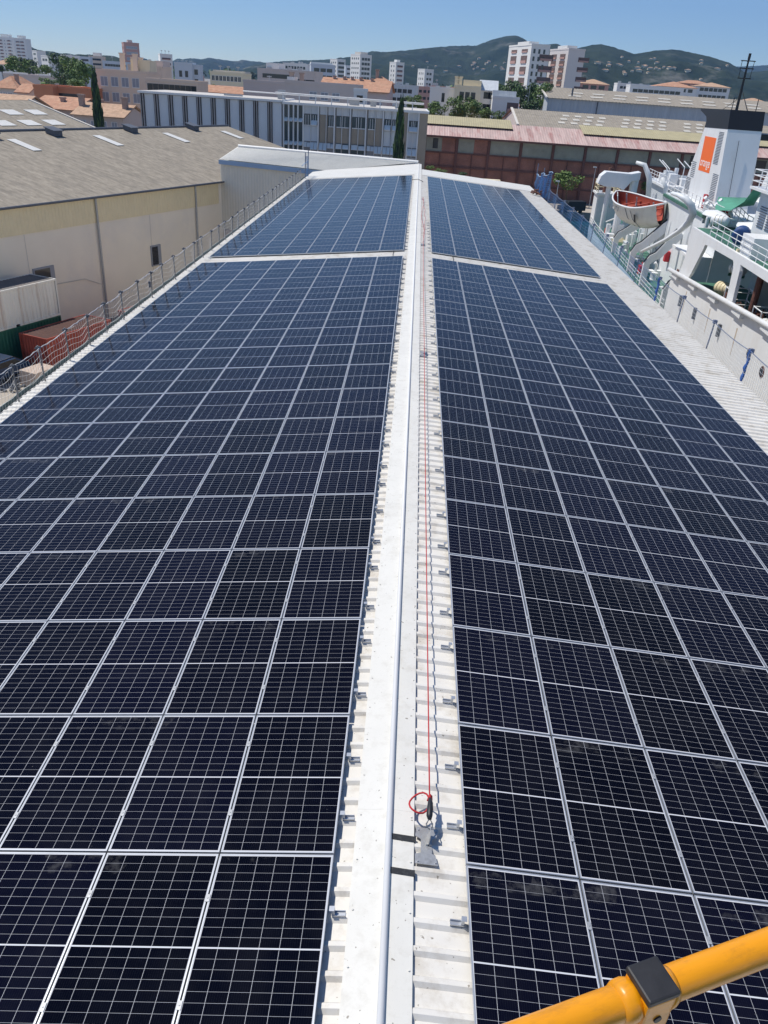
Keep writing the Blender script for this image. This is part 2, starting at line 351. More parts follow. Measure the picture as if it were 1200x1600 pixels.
g.face([(q0.x,-3000,GROUND), (q3.x,-3000,GROUND), tuple(q3), tuple(q0)])
tag(g.build('ground', M['asphalt']), kind='structure')
w = MB(); z = GROUND-1.2
w.face([tuple(Vector(p)+Vector((0,0,-1.2))) for p in (sh(-161,-2.5,GROUND), sh(103,-2.5,GROUND), sh(103,61,GROUND), sh(-161,61,GROUND))])
tag(w.build('water', M['sea']), kind='structure')
w = MB()
for a, c in ((q0,q1),(q1,q2),(q2,q3)):
    w.face([tuple(a), tuple(c), (c.x,c.y,GROUND-3), (a.x,a.y,GROUND-3)])
tag(w.build('quay_wall', M['concrete']), kind='structure')
p = MB()
p.face([tuple(sh(-60,-1.5,GROUND+.004)), tuple(sh(101.9,-1.5,GROUND+.004)), tuple(sh(101.9,-13,GROUND+.004)), tuple(sh(-60,-13,GROUND+.004))])
p.face([tuple(sh(102,-20,GROUND+.004)), tuple(sh(102.1,60,GROUND+.004)), tuple(sh(112,60,GROUND+.004)), tuple(sh(112,-20,GROUND+.004))])
tag(p.build('quay', M['concrete']), kind='structure')
p = MB(); p.face([(-34,20,GROUND+.004),(-9.6,20,GROUND+.004),(-9.6,40,GROUND+.004),(-25,43.5,GROUND+.004),(-34,43,GROUND+.004)])
tag(p.build('yard', M['concrete']), kind='structure')

# ------------------------------------------------------------------ main building: white ribbed roof
AL, AR = 0.10168, 0.07597
def slope_pt(side, d, y, n):
    a = AL if side < 0 else AR
    return (side*(d*math.cos(a) + n*math.sin(a)), y, -d*math.sin(a) + n*math.cos(a))
Y0, Y1 = -9.0, 68.9
PITCH = 0.25; RIB_T, RIB_P = -0.078, -0.113
bld = thing('warehouse', 'long low building whose white ribbed metal roof carries the solar panels', 'building', (0, 30, GROUND))
BO = Vector((0, -30, -GROUND))                      # world -> local of the building
def wl_(p): return tuple(Vector(p)+BO)
for side, dmax in ((-1, 9.42), (1, 9.72)):
    mb = MB(); prof = []
    n = int((Y1-Y0)/PITCH)
    for i in range(n):
        y = Y0 + i*PITCH
        prof += [(y, RIB_P), (y+0.150, RIB_P), (y+0.182, RIB_T), (y+0.222, RIB_T)]
    prof.append((Y0+n*PITCH, RIB_P))
    rows = [[wl_(slope_pt(side, d, y, nn)) for (y, nn) in prof] for d in (0.03, 2.5, 5.0, 7.5, dmax)]
    mb.grid(rows)
    mb.build('roof_sheet', M['roof_white'], bld)
    # under-deck so light does not pass
    mb = MB(); mb.prism([wl_(slope_pt(side, 0.02, Y0+.02, -0.13)), wl_(slope_pt(side, dmax-.05, Y0+.02, -0.13)), wl_(slope_pt(side, dmax-.05, Y0+.02, -0.25)), wl_(slope_pt(side, 0.02, Y0+.02, -0.25))], (0, Y1-Y0-.1, 0))
    mb.build('roof_deck', M['gutter'], bld)
# ridge cap: two folded flanges and a raised roll
mb = MB()
for (da, db, side) in ((0.02, 0.335, -1), (0.02, 0.235, 1)):
    nst = 26
    for k in range(nst):
        ya = Y0 + (Y1-Y0+5.0)*k/nst; yb = Y0 + (Y1-Y0+5.0)*(k+1)/nst + 0.06
        o = 0.0015*(k % 2)
        mb.prism([wl_(slope_pt(side, da, ya, -0.068+o)), wl_(slope_pt(side, db, ya, -0.070+o)), wl_(slope_pt(side, db, ya, -0.0765+o)), wl_(slope_pt(side, da, ya, -0.0765+o))], (0, yb-ya, 0))
for kq in range(150):
    yq = Y0 + 0.5 + 0.5*kq
    for dq, sq_ in ((0.300, -1), (0.205, 1)):
        pq = Vector(wl_(slope_pt(sq_, dq, yq, -0.067))); mb.tube([pq, pq+Vector((0, 0, .007))], .009, 6)
mb.build('ridge_cap', M['cap_white'], bld)
mb = MB(); mb.tube([wl_((-0.012, Y0, -0.052)), wl_((-0.012, 30, -0.052)), wl_((-0.012, Y1+5.0, -0.052))], 0.030, 14)
mb.build('ridge_roll', M['white_trim'], bld, smooth=True)
# walls
mb = MB(); mb.box(-9.0, 9.3, Y0+.4, Y1-.5, GROUND, -1.25)
mb2 = MB(Matrix.Translation(BO)); mb2.box(-9.0, 9.3, Y0+.4, Y1-.5, GROUND, -1.30); mb2.build('wall', M['render'], bld)
mb = MB(Matrix.Translation(BO)); mb.prism([(-9.0, Y0+.4, -1.31), (9.3, Y0+.4, -1.31), (9.0, Y0+.4, -1.02), (0, Y0+.4, -0.30), (-8.9, Y0+.4, -1.20)], (0, Y1-Y0-.9, 0)); mb.build('gable', M['render'], bld)
mb = MB(Matrix.Translation(BO))
mb.prism([(-9.58, Y0, -1.22), (-9.38, Y0, -1.22), (-9.38, Y0, -1.10), (-9.40, Y0, -1.10), (-9.40, Y0, -1.19), (-9.56, Y0, -1.19), (-9.56, Y0, -1.07), (-9.58, Y0, -1.07)], (0, Y1-Y0, 0))
mb.build('gutter', M['gutter'], bld)
# end flashing of the roof
mb = MB(); pts = [(0.02, Y1-4.8), (9.42, Y1-4.8), (9.42, 70.3), (8.2, 71.6), (0.02, 74.3)]
mb.prism([wl_(slope_pt(-1, d, y, -0.074)) for d, y in pts], (0, 0, 0.003)); mb.build('end_flashing', M['cap_white'], bld)
mb = MB(); mb.prism([wl_(slope_pt(1, d, y, -0.074)) for d, y in ((0.3, Y1-4.8), (9.72, Y1-4.8), (9.72, Y1+.05), (0.3, Y1+.05))], (0, 0, 0.003)); mb.build('end_flashing', M['cap_white'], bld)

# ------------------------------------------------------------------ solar panels
ROWP, COLP = 1.80472, 1.06
EDGE = {-1: 0.50109, 1: 0.6976}; NC = {-1: 8, 1: 7}
def panel_meshes():
    t, h = 0.010, 0.035
    mb = MB()
    a, b = PW/2, PL/2
    mb.box(-a, a, -b, -b+t, -h, 0); mb.box(-a, a, b-t, b, -h, 0); mb.box(-a, -a+t, -b+t, b-t, -h, 0); mb.box(a-t, a, -b+t, b-t, -h, 0)
    frame = mb.mesh('frame', M['alu'])
    mb = MB(); mb.box(-a+t, a-t, -b+t, b-t, -0.006, -0.002)
    glass = mb.mesh('cell_sheet', M['cells'])
    uvl = glass.uv_layers.new(name='UVMap')
    for lp in glass.loops:
        co = glass.vertices[lp.vertex_index].co; uvl.data[lp.index].uv = (co.x, co.y)
    # mid clamp between two columns
    mb = MB(); mb.box(-0.019, 0.019, -0.035, 0.035, 0.0, 0.005); mb.tube([(0,0,0.004),(0,0,0.010)], 0.007, 6)
    clamp = mb.mesh('clamp', M['galv'])
    # end bracket on the ridge side: angle foot on the rib with hooked clamp
    mb = MB()
    mb.box(0.0, 0.045, -0.024, 0.024, 0.0, 0.005); mb.box(0.019, 0.045, -0.022, 0.022, -0.072, 0.0)
    mb.box(0.019, 0.135, -0.026, 0.026, -0.0765, -0.070); mb.box(0.019, 0.135, -0.026, -0.020, -0.0765, -0.052); mb.box(0.019, 0.135, 0.020, 0.026, -0.0765, -0.052)
    bracket = mb.mesh('bracket', M['alu'])
    return frame, glass, clamp, bracket
FRAME, GLASS, CLAMP, BRACKET = panel_meshes()

def clip_area(poly, W=1200.0, H=1600.0):
    for ax, lim, sg in ((0, 0, 1), (0, W, -1), (1, 0, 1), (1, H, -1)):
        out = []
        for i in range(len(poly)):
            p, q = poly[i], poly[(i+1) % len(poly)]
            ip, iq = sg*(p[ax]-lim) >= 0, sg*(q[ax]-lim) >= 0
            if ip: out.append(p)
            if ip != iq:
                tt = (lim-p[ax])/(q[ax]-p[ax]); out.append((p[0]+tt*(q[0]-p[0]), p[1]+tt*(q[1]-p[1])))
        poly = out
        if not poly: return 0.0
    return abs(sum(poly[i][0]*poly[(i+1) % len(poly)][1]-poly[(i+1) % len(poly)][0]*poly[i][1] for i in range(len(poly))))/2

panels = []
for side in (-1, 1):
    for far in (0, 1):
        for k in (range(-2, 16) if not far else range(18)):
            y = (k+0.5)*ROWP if not far else 30.243 + (k+0.5)*ROWP
            for c in range(NC[side]):
                d = EDGE[side] + (c+0.5)*COLP
                cs = [slope_pt(side, d+sx*PW/2, y+sy*PL/2, 0) for sx, sy in ((-1,-1),(1,-1),(1,1),(-1,1))]
                pj = [proj(p) for p in cs]
                area = clip_area([(p[0], p[1]) for p in pj]) if min(p[2] for p in pj) > 0.2 else 0
                panels.append((area, side, far, k, c, d, y))
panels.sort(key=lambda t: -t[0])
N_IND = 296
def panel_mtx(side, d, y):
    a = AL if side < 0 else AR
    return Matrix.Translation(slope_pt(side, d, y, 0)) @ Matrix.Rotation(a*side, 4, 'Y')
for (area, side, far, k, c, d, y) in panels[:N_IND]:
    sd = 'left' if side < 0 else 'right'
    if far: lab = 'solar panel in the %s column %s of the ridge, %s row beyond the cross gap' % (ORD[c], sd, ORD[k])
    else:   lab = 'solar panel in the %s column %s of the ridge, %s row from the near end' % (ORD[c], sd, ORD[k+1] if k >= -1 else 'nearest')
    o = thing('solar_panel', lab, 'solar panel', group='solar panels on the white roof')
    jit = Matrix.Rotation(random.gauss(0, 0.0016), 4, 'X') @ Matrix.Rotation(random.gauss(0, 0.0016), 4, 'Y')
    o.matrix_world = panel_mtx(side, d, y) @ jit
    put(FRAME, 'frame', o); put(GLASS, 'cell_sheet', o)
    if c < NC[side]-1:
        for yy in (-0.47, 0.47): put(CLAMP, 'clamp', o, (side*COLP/2, yy+random.uniform(-.03,.03), 0.0))
    if c == 0:
        for yy in (-0.53, 0.40):
            # land the foot on the nearest rib
            yr = Y0 + round((y+yy-Y0-0.208)/PITCH)*PITCH + 0.208 - y
            if side > 0: put(BRACKET, 'bracket', o, (-PW/2-0.018, yr, 0), (0, 0, math.pi))
            else: put(BRACKET, 'bracket', o, (PW/2+0.018, yr, 0))
# the rest of the rows as one sheet of panels
mb = MB(); uvs = []
fr = [([tuple(v.co) for v in FRAME.vertices], [list(p_.vertices) for p_ in FRAME.polygons], 0), ([tuple(v.co) for v in GLASS.vertices], [list(p_.vertices) for p_ in GLASS.polygons], 1)]
V, Fc, MI, UVv = [], [], [], []
for (area, side, far, k, c, d, y) in panels[N_IND:]:
    m4 = panel_mtx(side, d, y)
    for vs, fs, mi in fr:
        b0 = len(V)
        for v in vs: V.append(tuple(m4 @ Vector(v))); UVv.append((v[0], v[1]))
        for f in fs: Fc.append([b0+i for i in f]); MI.append(mi)
me = bpy.data.meshes.new('solar_panel_rows'); me.from_pydata(V, [], Fc); me.materials.append(M['alu']); me.materials.append(M['cells'])
me.polygons.foreach_set('material_index', MI)
uvl = me.uv_layers.new(name='UVMap')
for lp in me.loops: uvl.data[lp.index].uv = UVv[lp.vertex_index]
tag(put(me, 'solar_panel_rows'), 'far rows of small bluish solar panels at the distant roof end', 'solar panels', 'solar panels on the white roof', 'stuff')

# ------------------------------------------------------------------ lifeline along the ridge
def rp(d, y, n=RIB_P, side=1): return Vector(slope_pt(side, d, y, n))
ANCH = [(0.36, 0.30), (0.345, 15.71), (0.335, 32.18), (0.31, 48.5)]
alabs = ['steel roof anchor plate with the red rope knot, nearest the camera', 'small steel rope anchor on the ridge halfway along the near panels',
         'small steel rope anchor just beyond the gap between the panel fields', 'small steel rope anchor farthest along the ridge']
for i, (d, y) in enumerate(ANCH):
    a = thing('rope_anchor', alabs[i], 'roof anchor', rp(d, y, RIB_T), group='rope anchors along the ridge')
    a.rotation_euler = (0, AR, 0)
    mb = MB()
    # I-shaped base plate
    out = [(-0.115,-0.30),(0.10,-0.30),(0.075,-0.19),(0.045,-0.18),(0.045,-0.03),(0.09,0.0),(0.11,0.10),(-0.10,0.10),(-0.115,0.0),(-0.06,-0.03),(-0.06,-0.18),(-0.115,-0.20)]
    mb.prism([(x, yy, 0.002) for x, yy in out], (0, 0, 0.006)); mb.build('base_plate', M['plate'], a)
    for x, yy in ((-0.09,-0.275),(0.075,-0.275),(-0.085,0.07),(0.085,0.07)):
        mb = MB(); mb.tube([(x, yy, 0.006), (x, yy, 0.017)], 0.010, 6); mb.build('bolt', M['galv'], a)
    mb = MB(); mb.box(-0.012, 0.045, -0.10, -0.094, 0.008, 0.03); mb.box(0.008, 0.016, -0.10, 0.03, 0.008, 0.15); mb.tube([(0.012-.02, 0.0, 0.13), (0.012+.03, 0.0, 0.13)], 0.012, 8)
    mb.build('eyelet', M['plate'], a)
    if i == 0:
        mb = MB(); mb.tube([(0.005, -0.01, 0.13), (-0.022, 0.005, 0.14), (-0.03, 0.03, 0.15), (0.0, 0.085, 0.165), (0.03, 0.03, 0.15), (0.026, 0.005, 0.14)], 0.0065, 8, closed=True)
        mb.build('carabiner', M['dark_steel'], a, smooth=True)
        mb = MB(); mb.tube([(0.0, 0.075, 0.16), (-0.003, 0.11, 0.17), (0.0, 0.18, 0.18), (0.004, 0.25, 0.185), (0.0, 0.31, 0.18)], [0.018, 0.030, 0.030, 0.026, 0.014], 8)
        mb.build('energy_absorber', M['black'], a, smooth=True)
spans = [((0.36, 0.62, 0.09), (0.345, 15.70, 0.06)), ((0.345, 15.74, 0.06), (0.335, 32.15, 0.05)), ((0.335, 32.2, 0.05), (0.31, 48.5, 0.05))]
rl = ['taut red safety rope with a knotted loop, from the nearest anchor', 'red safety rope between the second anchor and the gap', 'slack red safety rope lying in two strands near the far end']
for i, (a, b) in enumerate(spans):
    mb = MB(); path = []
    for k in range(41):
        t = k/40; d = a[0]+(b[0]-a[0])*t; y = a[1]+(b[1]-a[1])*t; n = a[2]+(b[2]-a[2])*t - (0.05 if i < 2 else .1)*4*t*(1-t)*0.7
        if i == 2: d += 0.06*math.sin(t*9)
        path.append(rp(d, y, n))
    mb.tube(path, 0.0074, 6)
    if i == 2:
        mb.tube([rp(0.335-0.02+0.13*math.sin(math.pi*(k/30))+0.03*math.sin(k), 32.2+16.3*k/30, -0.02) for k in range(31)], 0.0062, 6)
    if i == 0:
        # knot and open loop
        kp = rp(0.36, 0.62, 0.09)
        for k in range(5): mb.tube([kp+Vector((-0.022+.004*k, -0.02+0.013*k, -0.012)), kp+Vector((0.0, -0.02+0.013*k, 0.022)), kp+Vector((0.024, -0.015+0.012*k, -0.008))], 0.008, 6)
        loop = []
        for k in range(17):
            th = math.pi*2*k/16
            loop.append(kp+Vector((-0.098+0.098*math.cos(th), -0.05+0.12*math.sin(th)+0.02*math.cos(th), -0.02+0.02*math.sin(th*2))))
        mb.tube(loop, 0.0092, 7)
        mb.tube([kp+Vector((0.01,-0.02,0)), kp+Vector((0.03,-0.06,-0.03)), kp+Vector((0.035,-0.09,-0.06))], 0.006, 6)
    tag(mb.build('safety_rope', M['rope_red'], smooth=True), rl[i], 'rope', 'red safety ropes along the ridge')
for i, (v, lb) in enumerate(((1309, 'black rubber strip across the ridge cap, beside the top of the anchor plate'), (1362, 'black rubber strip across the ridge cap, the nearer one'))):
    dpt = ray(630, v); nrm = np.array([math.sin(AR), 0, math.cos(AR)]); off = -0.066
    tt = (off - CAM @ nrm)/(dpt @ nrm); yc = (CAM+dpt*tt)[1]
    mb = MB(); a0 = rp(0.022, yc-0.030, -0.064); 
    mb.prism([rp(0.022, yc-0.030, -0.0645), rp(0.245, yc-0.036, -0.0645), rp(0.245, yc+0.026, -0.0645), rp(0.022, yc+0.032, -0.0645)], (0, 0, 0.004))
    mb.prism([rp(0.241, yc-0.034, -0.0645), rp(0.246, yc-0.034, -0.0645), rp(0.246, yc+0.026, -0.0645), rp(0.241, yc+0.026, -0.0645)], (0, 0, -0.045))
    tag(mb.build('rubber_strip', M['rubber']), lb, 'strip', 'black rubber strips on the ridge cap')
# cable conduits crossing the gap between the panel fields
for side, d, lb in ((-1, 0.9, 'short dark cable crossing the white gap left of the ridge'), (1, 1.6, 'short dark cable crossing the white gap right of the ridge')):
    mb = MB(); mb.tube([rp(d, 28.7, -0.05, side), rp(d+.02, 29.1, -0.066, side), rp(d+.05, 29.6, -0.066, side), rp(d+.04, 30.1, -0.066, side), rp(d+.03, 30.4, -0.04, side)], 0.014, 6)
    tag(mb.build('cable', M['rubber'], smooth=True), lb, 'cable')
mb = MB(); mb.tube([rp(0.50, 59.6, -0.03, -1), rp(0.33, 59.6, -0.03, -1), rp(0.02, 59.5, 0.0, -1), rp(0.28, 58.9, -0.03, 1), rp(0.36, 58.6, -0.06, 1)], 0.02, 6)
tag(mb.build('cable', M['rubber'], smooth=True), 'dark cable looping over the ridge near the far end', 'cable')

# ------------------------------------------------------------------ safety nets at both eaves
def net_mesh(L, H, cell, sag, wob, r, mtl, seed, skew=0.0):
    rnd = random.Random(seed); mb = MB(); nx = max(4, int(L/cell)); nz = max(3, int(H/cell))
    ph = rnd.uniform(0, 6)
    def pt(a, b):
        bulge = wob*math.sin(math.pi*a)*math.sin(math.pi*(0.15+0.7*b))
        return (bulge + 0.012*math.sin(9*a+ph+5*b), a*L, b*(H - sag*4*a*(1-a)) + 0.03*math.sin(7*a+ph)*(b*(1-b)*4) )
    for i in range(nx+1):
        mb.tube([pt(i/nx, k/6) for k in range(7)], r, 3, cap=False)
    for j in range(nz+1):
        mb.tube([pt(k/8, j/nz) for k in range(9)], r, 3, cap=False)
    return mb.mesh('net', mtl)
left = thing('safety_fence', 'left eave guardrail of thin steel posts, draped rope and pale netting', 'fence', (-9.30, 30, -0.98))
LZ = 0.80
ys = []; y = -3.9
k = 0
while y < 63.5:
    ys.append(y); y += 1.5 + 0.12*math.sin(k*1.7); k += 1
post = MB(); post.tube([(0,0,-0.28),(0,0,LZ+0.06)], 0.021, 6); post.box(-0.05,0.14,-0.03,0.03,-0.30,-0.22); post.tube([(0.14,0,-0.24),(0.14,0,-0.10)],0.02,6)
POSTM = post.mesh('post', M['post_steel'])
col = MB(); col.box(-0.045,0.045,-0.04,0.04,LZ-0.03,LZ+0.035); col.tube([(-.06,-.05,LZ),(.06,.05,LZ+.01)],0.018,5); COLM = col.mesh('rope_clamp', M['dark_steel'])
NETS = [net_mesh(1.5, LZ, 0.14, 0.03*i, 0.06, 0.0034, M['net'], i) for i in range(4)]
rr = random.Random(3)
for i, y in enumerate(ys):
    lean = rr.uniform(-0.05, 0.05)
    o = put(POSTM, 'post', left, (0, y-30, 0), (lean, rr.uniform(-0.06, 0.03), 0))
    put(COLM, 'rope_clamp', o)
    if i < len(ys)-1:
        L = ys[i+1]-y
        n_ = put(NETS[i % 4], 'net', left, (0, y-30, 0)); n_.scale = (1, L/1.5, 1)
        sag = rr.choice((0.01, 0.03, 0.06, 0.0)); mb = MB()
        mb.tube([(0.0, y-30+L*t/8, LZ - sag*4*(t/8)*(1-t/8) + 0.012*math.sin(t*2.6+i)) for t in range(9)], [0.010+0.004*((t+i) % 2) for t in range(9)], 6)
        mb.build('top_rope', M['rope_white'], left)
mb = MB(); mb.box(-0.03,0.02,-0.05,0.05,0.35,0.55); mb.build('tag_plate', M['dark_steel'], left, loc=(0.03, 22.9-30, 0))
# far left end: blue net bay closing the corner
lc = thing('edge_guard', 'blue netted guard frame at the far left roof corner', 'fence', (-9.25, 64.4, -0.95))
for yy in (0, 1.9):
    mb = MB(); mb.tube([(0,yy,-0.2),(0,yy,1.9)],0.035,6); mb.build('post', M['blue_steel'], lc)
n_ = put(net_mesh(1.9, 1.6, 0.12, 0.05, 0.1, 0.007, M['net_blue'], 9), 'net', lc, (0, 0, 0))
mb = MB(); mb.tube([(0,-2.0,1.05),(0,0,1.1),(0,1.9,1.1)],0.03,6); mb.build('rail', M['fascia_blue'], lc)

right = thing('safety_fence', 'right eave guardrail of blue-grey posts with fine white netting beside the ship', 'fence', (9.72, 30, -1.02))
RZ = 1.05
yr = [7.3, 10.8, 14.3, 17.71, 20.92, 24.29, 27.45, 31.0, 34.4, 37.8, 41.2, 44.6, 48.0, 51.4, 54.8, 58.2]
NETR = net_mesh(3.35, RZ-0.06, 0.115, 0.03, 0.08, 0.0034, M['net_white'], 21)
NETB = net_mesh(3.35, RZ-0.06, 0.16, 0.05, 0.10, 0.006, M['net_blue'], 22)
for i, y in enumerate(yr):
    mb = MB(); mb.tube([(0,0,-0.30),(0.05,0,RZ+0.07)],0.024,6); mb.box(-0.22,0.03,-0.03,0.03,-0.02,0.03); mb.tube([(-0.24,-0.05,0.0),(-0.2,0.05,0.03)],0.02,5)
    o = put(mb.mesh('post', M['blue_steel']), 'post', right, (0, y-30, 0), (random.uniform(-.03,.03), random.uniform(0.0, .05), 0))
    mb = MB(); mb.box(-0.01,0.11,-0.05,0.05,RZ-0.05,RZ+0.06); mb.build('rope_clamp', M['blue_steel'], o)
    if y in (17.71, 27.45):
        mb = MB(); mb.tube([(0.03*math.sin(k*2.1)+0.02, 0.03*math.cos(k*1.7), -0.1+ (RZ+.12)*k/9) for k in range(10)], [0.04+0.02*(k % 2) for k in range(10)], 6); mb.build('strap', M['blue_strap'], o)
    if i < len(yr)-1:
        L = yr[i+1]-y
        n_ = put(NETR if y < 27 else NETB, 'net', right, (0.03, y-30, 0.0)); n_.scale = (1, L/3.35, 1)
        mb = MB(); mb.tube([(0.045, y-30+L*t/6, RZ-0.05*4*(t/6)*(1-t/6)) for t in range(7)], 0.014, 5); mb.build('top_rope', M['blue_steel'], right)
# taller blue debris net round the far right corner
rc = thing('debris_net', 'tall blue debris net with a wavy top at the far right roof corner', 'net', (10.05, 60, -1.0))
mb = MB(); rows = []
for j in range(15):
    rows.append([(0.25*math.sin(k*.8)*.2+0.1*math.sin(k*2.1+j*.5), k*0.62, (2.0-0.07*k+0.12*math.sin(k*1.1))*j/14) for k in range(14)])
for j in range(15): mb.tube([rows[j][k] for k in range(14)], 0.012, 3, cap=False)
for k in range(14): 
    for q in range(5):
        f_ = q/5
        if k < 13: mb.tube([tuple(Vector(rows[j][k]).lerp(Vector(rows[j][k+1]), f_)) for j in range(0, 15, 2)], 0.012, 3, cap=False)
mb.build('net', M['net_blue'], rc)
for yy, wd in ((3.0, .8), (5.1, .9)):
    mb = MB(); mb.box(0.06, 0.10, yy, yy+wd, -0.4, 1.35); mb.build('blue_sheet', M['blue_strap'], rc)
mb = MB(); mb.tube([tuple(Vector(rows[14][k])+Vector((0,0,.02))) for k in range(14)], 0.03, 5); mb.build('top_rope', M['fascia_blue'], rc)
for yy in (0.0, 4.1, 8.0):
    mb = MB(); mb.tube([(0.0,yy,-0.3),(0.0,yy,2.05)],0.035,6); mb.build('post', M['blue_steel'], rc)
mb = MB()
for k in range(9): mb.tube([(math.sin(k*1.9)*.35, math.cos(k*2.3)*.3, 0.1+.04*k), (math.sin(k*1.9+1)*.4, math.cos(k*2.3+1.2)*.4, 0.16+.03*k)], 0.06, 5)
tag(mb.build('debris_pile', M['rust'], loc=(9.3, 61.5, -0.82)), 'small heap of dark scraps on the far right eave', 'debris')

# ------------------------------------------------------------------ yellow platform rail in the foreground
PA = at(700, 1668, 0); 
dA = ray(700, 1668); dB = ray(1330, 1430)
PA = CAM + dA*0.72
PB = CAM + dB*((PA[2]-CAM[2])/dB[2])
PAv, PBv = Vector(PA), Vector(PB)
rail = thing('platform_guardrail', 'yellow tubular platform guardrail crossing the bottom right corner', 'guardrail', PAv)
ax = (PBv-PAv); Lr = ax.length; ax.normalize()
X_ = ax; Z_ = Vector((0,0,1)); Y_ = Z_.cross(X_).normalized()
rail.matrix_world = Matrix((( X_.x, Y_.x, Z_.x, PAv.x), (X_.y, Y_.y, Z_.y, PAv.y), (X_.z, Y_.z, Z_.z, PAv.z), (0,0,0,1)))
RR = 0.0172
mb = MB(); mb.tube([(-0.3,0,0),(0,0,0),(Lr*.5,0,0),(Lr,0,0),(Lr+.3,0,0)], RR, 40); mb.build('top_rail', M['yellow'], rail, smooth=True)
# where the upright crosses the rail
def rail_x(u, v):
    best = None
    for k in range(2000):
        x = Lr*k/2000; q = proj(PAv+ax*x); e = (q[0]-u)**2 + (q[1]-v)**2
        if best is None or e < best[0]: best = (e, x)
    return best[1]
xb = rail_x(1012, 1545)
mb = MB(); mb.tube([(xb-0.040,0,0),(xb-0.034,0,0),(xb-0.026,0,0),(xb-0.019,0,0)], [RR+.0005, RR+.0035, RR+.0038, RR+.002], 40); mb.build('collar', M['yellow'], rail, smooth=True)
mb = MB(); mb.box(xb-0.021, xb+0.014, -0.021, 0.016, -1.05, 0.019); mb.build('upright', M['yellow'], rail, bevel=0.003)
mb = MB(); mb.box(xb-0.0222, xb+0.0152, -0.0222, 0.0172, 0.0192, 0.028); mb.build('end_cap', M['cap_black'], rail, bevel=0.0022)
mb = MB(); mb.tube([(xb-0.003,-0.0195,-0.010),(xb-0.003,-0.0225,-0.010)], 0.0045, 16); mb.build('bolt_hole', M['black'], rail)
mb = MB(); mb.tube([(xb+0.012,0,0),(xb+0.020,0,0),(xb+0.026,0,0)], [RR+.004, RR+.003, RR+.0004], 40); mb.build('weld', M['yellow'], rail, smooth=True)
mb = MB(); mb.tube([(xb-.4,0,-0.5),(xb+.6,0,-0.5)], RR, 20); mb.build('mid_rail', M['yellow'], rail, smooth=True)

# ------------------------------------------------------------------ neighbouring warehouses on the left
WD = Vector((0.383, 0.924, 0)).normalized(); WN = Vector((WD.y, -WD.x, 0))     # along the wall / towards us
WP = Vector((-28.5, 52, 0)); WRZ = math.atan2(WD.y, WD.x)
def corrugated(P0, Lvec, Svec, pitch, amp, nrm, thick=0.0):
    amp *= 0.55
    "zig-zag sheet: ribs run along Svec, repeated along Lvec"
    Lv = Vector(Lvec); Sv = Vector(Svec); n = int(Lv.length/pitch); u = Lv.normalized(); nr = Vector(nrm).normalized()
    rows = []
    for f in (0.0, 0.33, 0.66, 1.0):
        r = []
        for i in range(n):
            for fr, h in ((0, 0), (0.3, amp), (0.6, amp), (0.9, 0)):
                r.append(Vector(P0) + u*(pitch*(i+fr)) + Sv*f + nr*h)
        rows.append(r)
    return rows
def frame_at(root): return root.matrix_basis.inverted()
def world_mb(root): return MB(Matrix.Translation(root.location).inverted() if root.rotation_euler.z == 0 else (Matrix.Translation(root.location) @ Matrix.Rotation(root.rotation_euler.z, 4, 'Z')).inverted())
def wpt(a, off, z): return WP + WD*a - WN*off + Vector((0, 0, z))

wh = thing('warehouse', 'cream warehouse with grey-brown fibre cement roof left of the solar roof', 'building', wpt(0, 0, GROUND), WRZ - math.pi/2)
mb = world_mb(wh); mb.prism([wpt(-50, 0, GROUND), wpt(-50, 30, GROUND), wpt(-50, 30, -3.1), wpt(-50, 15, 0.2), wpt(-50, 0, -3.1)], WD*98); mb.build('wall', M['render'], wh)
mb = world_mb(wh)
mb.grid(corrugated(wpt(-50, -0.05, -4.85), WD*75.2, Vector((0, 0, 1.80)), 0.33, 0.05, WN)); mb.build('cladding_band', M['yellow_clad'], wh)
for off0, off1, z0_, z1_ in ((-0.35, 15.1, -2.87, 0.47), (30.3, 14.9, -2.9, 0.47)):
    mb = world_mb(wh); s0 = wpt(-50.4, off0, z0_); sv = wpt(-50.4, off1, z1_) - s0
    nr = WD.cross(sv); nr = nr if nr.z > 0 else -nr
    mb.grid(corrugated(s0, WD*98.6, sv, 0.22, 0.05, nr)); mb.build('roof', M['fibre'], wh)
mb = world_mb(wh); mb.tube([wpt(-50.4, 15, 0.50), wpt(48.2, 15, 0.50)], 0.14, 8); mb.build('ridge', M['dark_steel'], wh)
mb = world_mb(wh); mb.tube([wpt(-50.4, -0.42, -2.92), wpt(25.4, -0.42, -2.92)], 0.09, 8); mb.build('gutter', M['dark_steel'], wh)
def plane_uv(u, v, p, n):
    d = Vector(ray(u, v)); c = Vector(CAM); return c + d*(((Vector(p)-c) @ n)/(d @ n))
for a in (8.5, 21.2, -6):
    mb = world_mb(wh); mb.tube([wpt(a, -0.16, -2.95), wpt(a, -0.16, GROUND)], 0.085, 8); mb.build('downpipe', M['galv'], wh)
for a in (-22, -14, 1.2, 14.8):
    mb = world_mb(wh); mb.prism([wpt(a, -.012, -4.9), wpt(a+.05, -.012, -4.9), wpt(a+.05, .01, -4.9), wpt(a, .01, -4.9)], (0, 0, GROUND+4.9)); mb.build('wall_joint', M['fibre_edge'], wh)
mb = world_mb(wh); mb.tube([wpt(-2, -.1, -8.6), wpt(6.5, -.1, -8.9), wpt(8.2, -.1, -9.6)], .03, 5); mb.build('wall_cable', M['fibre_edge'], wh)
